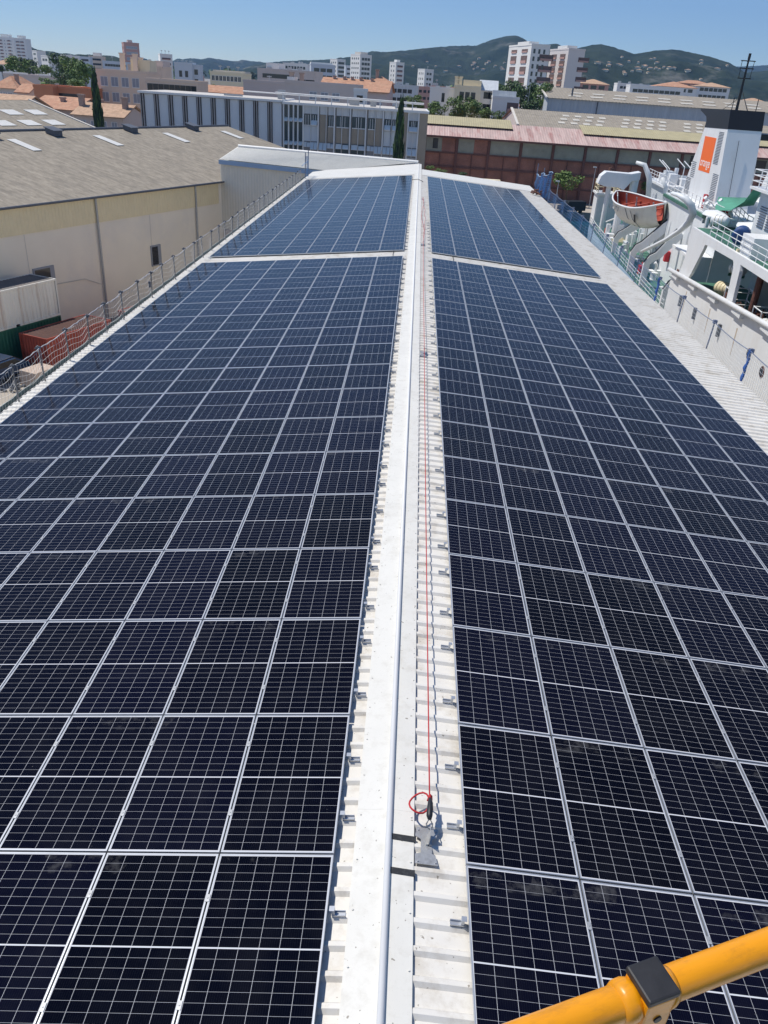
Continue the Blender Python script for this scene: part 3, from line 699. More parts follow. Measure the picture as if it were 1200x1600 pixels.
def wall_window(root, a0, a1, z0, z1, off=0):
    mb = world_mb(root); mb.prism([wpt(a0, off-0.10, z0), wpt(a1, off-0.10, z0), wpt(a1, off+0.2, z0), wpt(a0, off+0.2, z0)], (0, 0, z1-z0)); o = mb.build('window', M['shutter'], root)
    mb = world_mb(root); mb.prism([wpt(a0+.12, off-0.13, z0+.12), wpt(a1-.45, off-0.13, z0+.12), wpt(a1-.45, off-.05, z0+.12), wpt(a0+.12, off-.05, z0+.12)], (0, 0, z1-z0-.24))
    put_child = mb.build('pane', M['window'], root); put_child.parent = o
wall_window(wh, 14.6, 15.9, -9.2, -7.45)
wall_window(wh, 1.5, 3.5, -9.0, -7.35)
# ridge vents and roof lights of the near slope
def on_roof(u, v):
    p0 = wpt(0, -0.35, -2.87); sv = wpt(0, 15.1, .47)-p0; n = WD.cross(sv).normalized(); return plane_uv(u, v, p0 + (n if n.z > 0 else -n)*0.06, n)
for u, v in ((80, 208), (200, 203), (297, 200), (-20, 212)):
    p = on_roof(u, v); mb = world_mb(wh); sv = (wpt(0, -.35, -2.87) - wpt(0, 15.1, .47)).normalized()
    mb.prism([p-WD*.5-sv*.2, p+WD*.5-sv*.2, p+WD*.5+sv*.9, p-WD*.5+sv*.9], (0, 0, 0.42)); o = mb.build('roof_vent', M['dark_steel'], wh)
    mb = world_mb(wh); q = p + Vector((0, 0, .425)); mb.prism([q-WD*.62-sv*.3, q+WD*.62-sv*.3, q+WD*.62+sv*1.0, q-WD*.62+sv*1.0], (0, 0, 0.07)); k_ = mb.build('vent_hood', M['dark_steel'], wh); k_.parent = o
n_roof = WD.cross(wpt(0, 15.1, .47) - wpt(0, -.35, -2.87)).normalized()
if n_roof.z < 0: n_roof = -n_roof
for (ua, va), (ub, vb) in (((10, 218), (57, 235.5)), ((144.5, 212), (187, 227.5)), ((253, 208), (292, 222)), ((344, 205), (376, 216.5)), ((-120, 224), (-80, 243))):
    p, q = on_roof(ua, va), on_roof(ub, vb); a = ((p-wpt(0,0,0)) @ WD); mb = world_mb(wh)
    sv = (wpt(0, -.35, -2.87) - wpt(0, 15.1, .47)).normalized(); Ls = (q-p) @ sv
    mb.prism([p, p+WD*0.95, p+WD*0.95+sv*Ls, p+sv*Ls], n_roof*0.03); mb.build('roof_light', M['skylight'], wh)

wr = thing('warehouse', 'farther grey-roofed warehouse with two rows of white roof lights, at the far left', 'building', wpt(0, 40, GROUND), WRZ - math.pi/2)
mb = world_mb(wr); mb.prism([wpt(-20, 33, GROUND), wpt(-20, 66, GROUND), wpt(-20, 66, -3.0), wpt(-20, 50, 0.9), wpt(-20, 33, -3.0)], WD*70); mb.build('wall', M['render'], wr)
for off0, off1, z0_, z1_ in ((32.6, 50.05, -2.95, 1.18), (67, 49.95, -2.95, 1.18)):
    mb = world_mb(wr); s0 = wpt(-20.4, off0, z0_); sv = wpt(-20.4, off1, z1_) - s0
    nr = WD.cross(sv); nr = nr if nr.z > 0 else -nr
    mb.grid(corrugated(s0, WD*70.8, sv, 0.3, 0.05, nr)); mb.build('roof', M['fibre'], wr)
mb = world_mb(wr); mb.prism([wpt(50.3, 32.6, -3.1), wpt(50.3, 50, 1.05), wpt(50.3, 50, 1.35), wpt(50.3, 32.6, -2.8)], WD*0.35); mb.build('verge_flashing', M['fibre_edge'], wr)
p0_ = wpt(0, 32.6, -2.95); sv_ = (wpt(0, 50.05, 1.18)-p0_).normalized(); nr_ = WD.cross(sv_); nr_ = nr_ if nr_.z > 0 else -nr_
for rowo in (40.9, 44.9):
    for i in range(14):
        a = 45.5 - i*4.1 + (1.0 if rowo > 42 else 0); f = (rowo-32.6)/17.45; c = wpt(a, rowo, -2.95+4.13*f) + nr_*0.06
        mb = world_mb(wr); mb.prism([c-WD*1.2-sv_*1.0, c+WD*1.2-sv_*1.0, c+WD*1.2+sv_*1.0, c-WD*1.2+sv_*1.0], nr_*0.03); mb.build('roof_light', M['skylight'], wr)
mb = world_mb(wr); c = wpt(34, 47.5, .7); mb.prism([c-WD-WN*.5, c+WD-WN*.5, c+WD+WN*.5, c-WD+WN*.5], (0,0,.7)); mb.build('roof_vent', M['dark_steel'], wr)

# annex closing the far end
A0, A1 = Vector(atz(372.5, 228.6, 0.12)), Vector(atz(653.5, 254, 0.02))
E0, E1 = Vector(atz(342.5, 248.5, -0.95)), Vector(atz(513, 267, -0.97))
ed = (E1-E0).normalized(); 
an = thing('annex', 'white ribbed lean-to roof over a cream corrugated wall at the far left end', 'building', Vector((E0.x, E0.y, GROUND)))
A0b = A0
mb = world_mb(an)
nrm = (E1-E0).cross(A0-E0); nrm = nrm if nrm.z > 0 else -nrm; nrm.normalize()
nn = 70; rows = [[], [], []]
for i in range(nn):
    for fr, h in ((0, 0), (0.5, 0), (0.6, 0.030), (0.9, 0.030)):
        t = (i+fr)/nn
        e_ = E0.lerp(E1, t); r_ = A0.lerp(A1, t)
        for k, f in enumerate((0, .5, 1)): rows[k].append(e_.lerp(r_, f)+nrm*h)
mb.grid(rows); mb.build('roof', M['cap_white'], an)
mb = world_mb(an); mb.tube([A0+Vector((0,0,.05)), A1+Vector((0,0,.05))], 0.13, 6); mb.build('ridge_flashing', M['white_trim'], an)
mb = world_mb(an); q = ed.cross(Vector((0,0,1))); q = q if q.y < 0 else -q
mb.prism([E0+q*.12-Vector((0,0,.05)), E1+q*.12-Vector((0,0,.05)), E1+q*.12-Vector((0,0,.42)), E0+q*.12-Vector((0,0,.42))], -q*0.1); mb.build('fascia', M['fascia_blue'], an)
mb = world_mb(an); W0 = E0-q*.15; W1 = E1-q*.15
mb.grid(corrugated(Vector((W0.x, W0.y, -7.2)), (W1-W0), Vector((0, 0, 6.1)), 0.30, 0.035, q)); mb.build('cladding', M['annex_clad'], an)
mb = world_mb(an); inn = -q*6.5
mb.prism([W0-q*.12-Vector((0,0,.4)), W1-q*.12-Vector((0,0,.4)), A1-Vector((0,0,.35)), A0-Vector((0,0,.4))], (0,0,0.05)); mb.build('soffit', M['gutter'], an)
mb = world_mb(an); c0 = Vector((W0.x, W0.y, GROUND))-q*.2; c1 = Vector((W1.x, W1.y, GROUND))-q*.2
mb.prism([c0, c1, c1-q*5, c0-q*5], (0, 0, -7.3-GROUND)); mb.build('lower_wall', M['w_pink'], an)
mb = world_mb(an); t = .62; p = E0.lerp(E1, t)-q*.07
mb.prism([Vector((p.x,p.y,-6.2)), Vector((p.x,p.y,-6.2))+ed*2.0, Vector((p.x,p.y,-4.4))+ed*2.0, Vector((p.x,p.y,-4.4))], q*0.06); mb.build('window', M['shutter'], an)

# ------------------------------------------------------------------ containers, car, crate in the yard
def container(name, label, L, zb, p_right_front, ax, mtl, toprest, group=None, H=2.59):
    "p_right_front: bottom corner, ax: unit vector along its length; width goes to -WN"
    r = thing(name, label, 'container', (p_right_front.x, p_right_front.y, zb), math.atan2(ax.y, ax.x), group)
    W = 2.44
    mb = MB(); n = int(L/0.28)
    def wall(y, sgn):
        rows = [[], []]
        for i in range(n):
            for fr, h in ((0, 0), (.35, 0), (.5, .036), (.85, .036)):
                x = 0.08+(L-.16)*(i+fr)/n
                for k, zz in enumerate((0.14, H-.12)): rows[k].append((x, y+sgn*h, zz))
        mb.grid(rows)
    wall(0.045, 1); wall(W-.045, -1)
    for x, sg in ((0.045, 1), (L-.045, -1)):
        rows = [[], []]
        for i in range(9):
            for fr, h in ((0, 0), (.35, 0), (.5, .036), (.85, .036)):
                yy = 0.08+(W-.16)*(i+fr)/9
                for k, zz in enumerate((0.14, H-.12)): rows[k].append((x+sg*h, yy, zz))
        mb.grid(rows)
    mb.build('wall', mtl, r)
    mb = MB()
    for x in (0, L-.1):
        for y in (0, W-.1): mb.box(x, x+.1, y, y+.1, 0.003, H-.003)
    for y in (0.002, W-.082): mb.box(.1, L-.1, y, y+.08, H-.125, H-.006); 
    for y in (0.002, W-.082):
        mb.box(.1, L*.3, y, y+.08, .01, .155); mb.box(L*.3+.35, L*.7-.35, y, y+.08, .01, .155); mb.box(L*.7, L-.1, y, y+.08, .01, .155)
    for x in (0.002, L-.082): mb.box(x, x+.08, .1, W-.1, H-.125, H-.006); mb.box(x, x+.08, .1, W-.1, .01, .155)
    mb.build('frame', mtl, r)
    mb = MB(); rows = [[], []]
    for i in range(n):
        for fr, h in ((0, 0), (.35, 0), (.5, .02), (.85, .02)):
            x = 0.09+(L-.18)*(i+fr)/n
            for k, yy in enumerate((0.06, W-.06)): rows[k].append((x, yy, H-.045+h))
    mb.grid(rows); mb.build('roof', toprest, r)
    return r
# front face runs along WD (towards us = -WD); local x = -WD so local y = +... rotate so y points away from us
cp = Vector((-25.1, 50.85, 0))
container('shipping_container', 'white shipping container with rust streaks, stacked on the green one', 12.19, -9.90, cp-WD*12.19, WD, M['cont_white'], M['cont_top'])
container('shipping_container', 'green shipping container underneath the white one', 12.19, -12.495, cp-WD*12.19-WN*.03, WD, M['cont_green'], M['cont_top'])
rp0 = Vector((-23.7, 45.0, 0))
container('shipping_container', 'rust-red shipping container with a dark red top, beside the green one', 6.06, -12.495, rp0, WD, M['cont_red'], M['cont_red_top'])
container('shipping_container', 'farther rust-red container half hidden by the fence, beside the downpipe', 6.06, -12.495, rp0+WD*8.3+WN*1.1, WD, M['cont_red'], M['cont_top'])
# car
def car(loc, rz, label):
    c = thing('parked_car', label, 'car', loc, rz)
    prof = [(-2.1,.35),(-2.15,.75),(-2.0,.95),(-1.3,1.02),(-.6,1.42),(.9,1.47),(1.7,1.05),(2.05,.9),(2.1,.4)]
    mb = MB(); mb.prism([(x, -.85, z_) for x, z_ in prof], (0, 1.7, 0)); mb.build('body', M['car_blue'], c, bevel=0.06)
    mb = MB(); mb.prism([(-.62,-.62,1.445),(.92,-.62,1.49),(.92,.62,1.49),(-.62,.62,1.445)], (0,0,.03)); mb.build('roof', M['car_roof'], c, bevel=.01)
    mb = MB(); mb.prism([(-1.25,-.66,1.06),(-1.25,.66,1.06),(-.66,.6,1.425),(-.66,-.6,1.425)], (-.02,0,.03)); mb.build('windscreen', M['window'], c)
    mb = MB(); mb.prism([(.96,-.6,1.46),(.96,.6,1.46),(1.62,.66,1.11),(1.62,-.66,1.11)], (.02,0,.03)); mb.build('rear_window', M['window'], c)
    for sg in (-1, 1):
        mb = MB(); mb.prism([(-1.0, sg*.852, 1.03),(1.4,sg*.852,1.05),(.85,sg*.852,1.40),(-.5,sg*.852,1.38)], (0, sg*.015, 0)); mb.build('side_window', M['window'], c)
        mb = MB(); mb.box(-.95,-.8,sg*.86-.02*0,sg*(.86)+sg*.16,.98,1.1); mb.build('mirror', M['car_blue'], c)
        for x in (-1.3, 1.3):
            mb = MB(); mb.tube([(x, sg*.70, .32),(x, sg*.90, .32)], .32, 16); w_ = mb.build('wheel', M['tyre'], c)
            mb = MB(); mb.tube([(x, sg*.89, .32),(x, sg*.915, .32)], .19, 12); k_ = mb.build('rim', M['alu'], c); k_.parent = w_
        mb = MB(); mb.box(-2.17,-2.08,sg*.55-.17,sg*.55+.17,.62,.78); mb.build('headlight', M['alu'], c)
        mb = MB(); mb.box(2.05,2.11,sg*.6-.15,sg*.6+.15,.75,.95); mb.build('tail_light', M['red_gear'], c)
    return c
pc = atz(8, 575, GROUND+.9)
car((pc[0]-.6, pc[1], GROUND+.004), WRZ, 'dark blue car with a silver roof parked below the container stack')
pc = atz(56, 592, GROUND+.6)
bx = thing('crate', 'pale pinkish crate on the yard ground seen through the left net', 'crate', (pc[0], pc[1]+.5, GROUND+.004), WRZ)
mb = MB(); mb.box(-.9,.9,-.7,.7,.12,1.15); mb.build('body', M['bin'], bx, bevel=.02)
mb = MB()
for x in (-.8, -.1, .6): mb.box(x, x+.2, -.7, .7, 0, .118)
mb.build('skid', M['bark'], bx)
pc = atz(20, 600, GROUND+.3)
mb = MB(); rnd = random.Random(5)
for i in range(26):
    x, yy = rnd.uniform(-2.2, 2.2), rnd.uniform(-1.0, 1.0); h = rnd.uniform(.2, .75)
    mb.tube([(x, yy, .1), (x+rnd.uniform(-.9,.9), yy+rnd.uniform(-.5,.5), h)], rnd.uniform(.03,.12), 6)
tag(mb.build('scrap_heap', M['dark_steel'], loc=(pc[0]+.5, pc[1], GROUND)), 'dark heap of scrap metal on the yard behind the left net', 'scrap')

# ------------------------------------------------------------------ the ship alongside the quay
DECK, BDECK, WATER = -10.3, -2.42, GROUND-1.2
ship = thing('ship', 'large white cable ship with green decks moored along the right side', 'ship', sh(0, 0, WATER), -AZ)
def SM(): return MB(Matrix(((0,1,0,0),(1,0,0,0),(0,0,1,-WATER),(0,0,0,1))))     # (s,t,z) -> local (x=t, y=s)
BEAM = 17.0
stn = [(-70, 5.0), (-55, 1.6), (-40, 0.25), (-30, 0), (-10, 0), (16, 0), (40, 0), (56, 0), (64, .1), (70, .35), (75, 1.1), (78, 2.4), (79.5, 4.5)]
def rail_z(s): return -6.45 + max(0, 15.6-s)*0.066
mb = SM(); rows = []
for s, t in stn:
    c = BEAM/2; fl = 0.35
    rows.append([(s, c, -15.2), (s, t+1.2+fl, -15.0), (s, t+fl*.4, -13.0), (s, t, -11.2), (s, t, DECK)])
mb.grid(rows); mb.grid([[(s_, 2*BEAM/2-t_, z_) for s_, t_, z_ in r] for r in rows])
for s_, t_ in (stn[0], stn[-1]): mb.face([(s_, t_, -15), (s_, BEAM-t_, -15), (s_, BEAM-t_, DECK), (s_, t_, DECK)])
mb.build('hull', M['hull_blue'], ship)
mb = SM(); mb.grid([[(s, t+.05, DECK+.01), (s, BEAM-t-.05, DECK+.01)] for s, t in stn]); mb.build('deck', M['deck_green'], ship)
# high bulwark forward of s=16 : white plating
mb = SM(); ss = [-60+4*i for i in range(19)] + [15.3]
outer = [[(s, -.06+.0, z_) for s in ss] for z_ in (-13.2, -11.5)] + [[(s, -.06, rail_z(s)) for s in ss]]
mb.grid(outer); inner = [[(s, .12, z_) for s in ss] for z_ in (-11,)] + [[(s, .12, rail_z(s)) for s in ss]]
mb.grid(inner); mb.grid([[(s, -.06, rail_z(s)) for s in ss], [(s, .12, rail_z(s)) for s in ss]])
mb.face([(15.3,-.06,-13.2),(15.3,.12,-13.2),(15.3,.12,rail_z(15.3)),(15.3,-.06,rail_z(15.3))])
mb.build('bulwark', M['ship_white'], ship)
mb = SM(); mb.tube([(15.6, -.30, rail_z(15.6)+.10), (-20, -.30, rail_z(-20)+.10), (-60, -.30, rail_z(-60)+.10)], .17, 10); mb.build('rubbing_tube', M['ship_white'], ship, smooth=True)
for i in range(8):
    s = 12.5 - i*5.6; mb = SM(); mb.box(s, s+1.8, -.34, -.06, rail_z(s)-.42, rail_z(s)-.02); mb.build('tube_bracket', M['ship_white'], ship)
for s, z_ in ((10.47, -7.85), (5.9, -7.74), (-.56, -7.3)):
    mb = SM(); mb.tube([(s, -.12, z_-.42), (s, -.12, z_+.42)], .17, 10); mb.build('fairlead', M['dark_steel'], ship)
for s, z_ in ((-6.86, -7.04), (-9.6, -7.3)):
    mb = SM(); mb.tube([(s, -.10, z_), (s, .0, z_)], .34, 16); o = mb.build('porthole', M['rust'], ship)
    mb = SM(); mb.tube([(s, -.13, z_), (s, -.09, z_)], .24, 16); k_ = mb.build('porthole_glass', M['window'], ship); k_.parent = o
# superstructure side with two wide openings
def sill(s): return rail_z(s)-.02
mb = SM(); TH = .22
def side_poly(pts): mb.prism([(s, 0.0, z_) for s, z_ in pts], (0, TH, 0))
side_poly([(12.5,-2.40),(12.9,-3.2),(12.6,-4.6),(13.3,-6.1),(14.2,-6.4),(10.6,-6.15),(10.0,-5.7),(8.15,-3.35),(8.0,-3.05)])
side_poly([(12.5,-2.40),(8.0,-3.05),(7.4,-3.0),(.8,-2.86),(-.9,-2.83),(-9.8,-2.83),(-12,-2.83),(-60,-2.4),(-60,-2.25),(-12,-2.25)])
side_poly([(.62,-2.95),(.35,-3.3),(.1,-5.0),(.1,-5.45),(-1.25,-5.35),(-1.2,-5.0),(-1.05,-3.2),(-.9,-2.83),(.8,-2.86)])
side_poly([(-9.8,-2.83),(-10.0,-3.3),(-10.2,-4.9),(-60,-1.9),(-60,-2.4),(-12,-2.83)])
mb.build('superstructure_side', M['ship_white'], ship)
mb = SM(); mb.box(-60, 12.4, 0.3, BEAM-.3, BDECK-.18, BDECK); mb.build('boat_deck', M['deck_green'], ship)
mb = SM(); mb.box(-60, 11.5, 5.2, 5.4, DECK, BDECK-.2); mb.box(1.5, 1.7, 2.2, 5.2, -7.2, BDECK-.2); mb.box(11.4, 11.6, .3, 5.2, -10.2, -7.0); mb.build('inner_bulkhead', M['ship_grey'], ship)
mb = SM(); mb.box(-60, 13.2, .25, 5.2, -6.85, -6.75); mb.build('gallery_deck', M['deck_green'], ship)
mb = SM(); mb.tube([(-2.6,.9,-7.2),(-2.6,.9,BDECK-.2)], .22, 10); mb.build('stanchion', M['rust'], ship)
# railings of the boat deck
def railing(pts, h=1.08, nb=3, r=.028, step=1.5, nm='railing', mtl='ship_white'):
    mb = SM()
    for i in range(len(pts)-1):
        a, b = Vector(pts[i]), Vector(pts[i+1]); n = max(1, int((b-a).length/step))
        for k in range(n+1):
            p = a.lerp(b, k/n); mb.tube([p, p+Vector((0,0,h))], r*1.15, 5)
        for j in range(1, nb+1): mb.tube([a+Vector((0,0,h*j/nb)), b+Vector((0,0,h*j/nb))], r, 5)
    return mb.build(nm, M[mtl], ship)
railing([(8.2,.25,BDECK),(-20,.25,BDECK)])
railing([(26,.12,DECK),(44,.12,DECK)]); railing([(16.5,.12,DECK),(26,.12,DECK)])
railing([(46,.12,DECK),(62,.15,DECK),(70,.45,DECK),(75,1.2,DECK),(78,2.5,DECK),(79,5,DECK)], r=.035)
railing([(22,5.3,BDECK+.4),(13.5,4.4,BDECK),(9,4.2,BDECK)], r=.03)
# accommodation block aft of the openings: walls facing the lower deck
mb = SM(); mb.box(16.0, 38.0, 3.2, 15.5, DECK+.02, BDECK-.3); mb.box(38.0, 46.0, 5.2, 14.5, DECK+.02, -4.2); mb.build('deckhouse_wall', M['ship_grey'], ship)
mb = SM(); mb.box(12.4, 38.4, 3.0, 16.0, BDECK-.28, BDECK-.02); mb.build('house_top', M['deck_green'], ship)
mb = SM(); mb.box(15.9, 15.99, 1.2, 3.1, DECK+.02, -5.2); mb.box(16, 22, 1.1, 3.15, -5.4, -5.2); mb.build('shelter', M['ship_white'], ship)
for s in (20.5, 25.5): 
    mb = SM(); mb.box(s, s+.75, 3.13, 3.21, DECK+.2, DECK+2.2); mb.build('door', M['rust'], ship)
mb = SM(); mb.box(30.2,30.9,2.7,3.15,-8.2,-7.2); mb.build('fire_box', M['red_gear'], ship)
for s, t, z_ in ((23, 1.6, DECK), (31, 2.2, DECK), (38.5, 1.5, DECK), (50, 2.4, DECK)):
    mb = SM(); mb.tube([(s, t, z_),(s, t, z_+.75),(s,t,z_+.8)], [.24,.24,.36], 10); mb.tube([(s+.9, t, z_),(s+.9, t, z_+.75),(s+.9,t,z_+.8)], [.24,.24,.36], 10); mb.box(s-.3,s+1.2,t-.3,t+.3,z_,z_+.08); mb.build('bollard', M['ship_grey'], ship)
for s, t in ((21.2,.9),(29.8,.8),(33.5,1.1),(36.6,.7)):
    mb = SM(); mb.box(s,s+1.0,t,t+.7,DECK,DECK+.9); mb.tube([(s+.2,t+.3,DECK+.9),(s+.2,t+.3,DECK+1.3)],.15,8); mb.build('deck_box', M['red_gear'] if s in (33.5,) else M['deck_green'], ship)
mb = SM()
for k in range(7): mb.box(52+k*.8, 52.25+k*.8, 1.2, 2.9, DECK+.35, DECK+.5)
mb.box(52, 57.2, 1.2, 1.35, DECK, DECK+.35); mb.box(52, 57.2, 2.75, 2.9, DECK, DECK+.35); mb.build('wooden_rack', M['cream'], ship)

# davits: side posts that bend inboard and rise
def davit(s, top_t, top_z, h0, r=.33, curl=True):
    mb = SM(); th = .5
    path = [(DECK, .05), (h0, .05), (h0+.75, .45), (h0+1.1, 1.0), (top_z, top_t)]
    pts_o = [(p[1], p[0]) for p in path]
    w_ = [.55, .62, .72, .75, .95]
    up = [(t, z_) for t, z_ in pts_o]
    dn = []
    for i, (t, z_) in enumerate(pts_o):
        a = Vector(pts_o[max(0, i-1)]); b = Vector(pts_o[min(len(pts_o)-1, i+1)]); d = (b-a).normalized(); n = Vector((d.y, -d.x)); dn.append((t+n.x*w_[i], z_+n.y*w_[i]))
    poly = up + dn[::-1]
    mb.prism([(s, t, z_) for t, z_ in poly], (th, 0, 0))
    o = mb.build('davit', M['ship_white'], ship, bevel=.02)
    mb = SM(); mb.prism([(s+.1, up[i][0]-.012 if i else up[i][0], up[i][1]+.012) for i in range(1, len(up))] + [(s+.1, up[i][0]-.05, up[i][1]+.06) for i in range(len(up)-1, 0, -1)], (.3, 0, 0)); k_ = mb.build('track', M['black'], ship); k_.parent = o
    if curl:
        mb = SM(); path = []
        for k in range(9):
            a = -.2 + k/8*2.9; path.append((s+.25, top_t-.35+1.15*math.sin(a), top_z+1.15 - 1.2*math.cos(a)))
        mb.tube(path, [.5,.55,.58,.56,.52,.46,.38,.3,.22], 8); k_ = mb.build('davit_arm', M['ship_grey'], ship, smooth=True); k_.parent = o
    return o
davit(46.0, 2.4, -6.4, -8.6, curl=False)
davit(34.6, 3.2, -4.7, -8.2, curl=False)
davit(27.2, 2.6, -4.6, -8.0, curl=False)
davit(17.4, 1.4, -6.9, -8.5, curl=False)
mb = SM(); mb.tube([(27.6, -0.31, -6.96), (24.5, 0.04, -5.86), (21.5, 0.37, -4.77), (18.6, 0.61, -3.59), (16.6, 0.68, -2.61), (15.7, 0.63, -1.78), (15.6, 0.3, -1.14), (15.8, -0.23, -0.7), (16.6, -0.67, -0.52), (17.6, -0.99, -0.5)], [.16,.18,.2,.24,.28,.31,.30,.26,.2,.14], 6); mb.build('davit_arm', M['ship_grey'], ship, smooth=True)
mb = SM(); mb.tube([(30, 3.2, -7.6), (30, 3.6, -2.0)], .07, 6); mb.tube([(33, 3.0, -7.4), (33, 3.2, -4.6)], .06, 6); mb.build('pole', M['ship_white'], ship)
mb = SM(); mb.box(24.3, 24.8, 3.6, 3.9, -2.2, -1.0); mb.build('fire_hose', M['red_gear'], ship)

# funnels
def fm(s_, z_): return (23.66+(s_-14.9)*1.124, z_ + (-.75 if z_ < 0 else -.12*(6-z_)))
def funnel(t0):
    prof_w = [fm(27.0, -1.75), fm(26.6, -1.2), fm(23.6, 4.50), fm(16.45, 4.62), fm(15.0, -1.2), fm(14.7, -1.75)]
    mb = SM(); mb.prism([(s, t0, z_) for s, z_ in prof_w], (0, 3.0, 0)); f = mb.build('funnel', M['ship_white'], ship)
    prof_b = [fm(23.62, 4.50), fm(23.5, 5.0), fm(23.9, 5.35), fm(26.2, 5.78), fm(26.4, 5.95), fm(16.95, 6.02), fm(16.43, 4.62)]
    mb = SM(); mb.prism([(s, t0-.02, z_) for s, z_ in prof_b], (0, 3.04, 0)); o = mb.build('black_band', M['black'], ship); o.parent = f
    return f
FT = 4.5
fn = funnel(FT)
funnel(12.3)
# orange square with its word, on the port face
c_ = [(32.5, 3.58), (28.35, 3.58), (28.05, .55), (32.2, .52)]
mb = SM(); mb.prism([(s, FT-.015, z_) for s, z_ in c_], (0, .012, 0)); sq = mb.build('orange_sign', M['orange_logo'], ship); sq.parent = fn
cu = bpy.data.curves.new('word', 'FONT'); cu.body = 'orange'; cu.size = 1.15; cu.extrude = .004; cu.align_x = 'CENTER'; cu.align_y = 'BOTTOM_BASELINE'
tmp = bpy.data.objects.new('tmp', cu); COL.objects.link(tmp); dg = bpy.context.evaluated_depsgraph_get()
me = bpy.data.meshes.new_from_object(tmp.evaluated_get(dg)); bpy.data.objects.remove(tmp)
xs = [v.co.x for v in me.vertices]; wdt = max(xs)-min(xs); k_ = 3.5/wdt
cx_ = (max(xs)+min(xs))/2
for v in me.vertices:
    x, yv, zz = (v.co.x-cx_)*k_, v.co.y*k_*1.0, v.co.z
    s = 30.2 - x; t = FT-.02 - zz; v.co = Vector((t, s, .98+yv*.85 - WATER))
me.materials.append(M['letter_white']); wd = put(me, 'lettering', ship); wd.parent = sq
for (sa, sb, za, zb, n) in ((18.6, 17.2, 4.3, 1.95, 22), (17.5, 15.9, 1.2, -1.0, 18), (25.0, 23.6, 1.6, 0.4, 9), (26.0, 24.3, .2, -1.2, 12)):
    mb = SM()
    for i in range(n):
        z_ = za + (zb-za)*i/(n-1); sh_ = -.26*(za-z_)*.35; (p0_, p1_) = (fm(sb+sh_, z_), fm(sa+sh_, z_)); mb.box(p0_[0], p1_[0], FT-.025, FT+.02, p0_[1], p0_[1]+.05)
    o = mb.build('louvre', M['dark_steel'], ship); o.parent = fn
mb = SM(); mb.tube([(23.6, 5.6, -2.2), (25.0, 5.6, 3.6)], .03, 5); mb.tube([(23.4,4.6,-1.4),(23.4,6.4,-1.6)], .05, 5); o = mb.build('pipe', M['dark_steel'], ship); o.parent = fn
# lattice aerial mast standing on the funnel top
MS, MT = 29.5, 6.0
mb = SM(); mb.tube([(MS, MT, 5.9), (MS, MT, 10.2)], [.15, .08], 6)
for z_, wdt in ((8.6, .6), (9.4, .65), (10.0, .65)): mb.tube([(MS, MT-wdt, z_), (MS, MT+wdt, z_)], .045, 5); mb.tube([(MS-wdt*.7, MT, z_), (MS+wdt*.7, MT, z_)], .045, 5)
mb.tube([(MS,MT-.5,8.6),(MS,MT-.55,10.0)], .03, 4); mb.tube([(MS,MT+.5,8.6),(MS,MT+.55,10.0)], .03, 4); mb.tube([(MS,MT,10.1),(MS,MT,10.6)], .13, 6)
for dt, ds in ((-1.3,0),(1.2,.5),(.6,-1.4)): mb.tube([(MS,MT,7.8 if dt>0 else 7.0),(MS+ds,MT+dt,5.95)], .03, 4)
mb.build('aerial_mast', M['black'], ship)
for t, s in ((5.0, 27.5), (7.0, 27)): mb = SM(); mb.tube([(s, t, 5.9), (s, t, 7.0)], .04, 5); mb.build('whip_aerial', M['black'], ship)
mb = SM(); mb.tube([(MS,MT+1.8,9.6),(-30,14,26)], .035, 4); mb.tube([(MS,MT+2.2,8.8),(-30,16,26)], .035, 4); mb.build('stay_wire', M['dark_steel'], ship)
# bridge between the funnels and deckhouse
mb = SM(); mb.box(26.5, 31.5, 7.55, 12.25, 3.7, 4.2); mb.build('funnel_bridge', M['black'], ship)
mb = SM(); mb.box(14.2, 38.0, 3.2, 15.6, BDECK, BDECK+.12); mb.build('funnel_deck', M['ship_grey'], ship)
# wheelhouse block at the right edge
mb = SM(); mb.box(-40, 5.6, 2.25, 15, BDECK, 1.25); mb.build('wheelhouse', M['ship_white'], ship)
mb = SM(); mb.box(-40, 6.0, 1.5, 16, 1.25, 1.42); mb.build('bridge_wing', M['ship_white'], ship)
railing([(6.0,1.6,1.42),(6.0,8,1.42)], r=.035); railing([(6.0,1.6,1.42),(-14,1.6,1.42)], r=.035)
mb = SM(); mb.box(-40, -2.0, 4.4, 14, 1.43, 4.4); mb.build('bridge_house', M['ship_white'], ship)
mb = SM()
for i in range(9): mb.box(3.4, 4.75, 2.19, 2.26, -1.05+.16*i, -1.0+.16*i); mb.box(1.7, 3.05, 2.19, 2.26, -1.05+.16*i, -1.0+.16*i)
mb.build('louvre', M['dark_steel'], ship)
mb = SM(); mb.box(1.4, 2.6, 2.2, 2.26, .1, 1.0); mb.build('window', M['window'], ship)
mb = SM(); mb.box(-1.2, 1.2, .35, 2.2, BDECK, BDECK+1.3); mb.build('locker', M['ship_white'], ship)
mb = SM(); mb.box(1.05, 1.3, .2, .5, BDECK-.02, BDECK+.25); mb.build('rusty_bracket', M['cream'], ship)
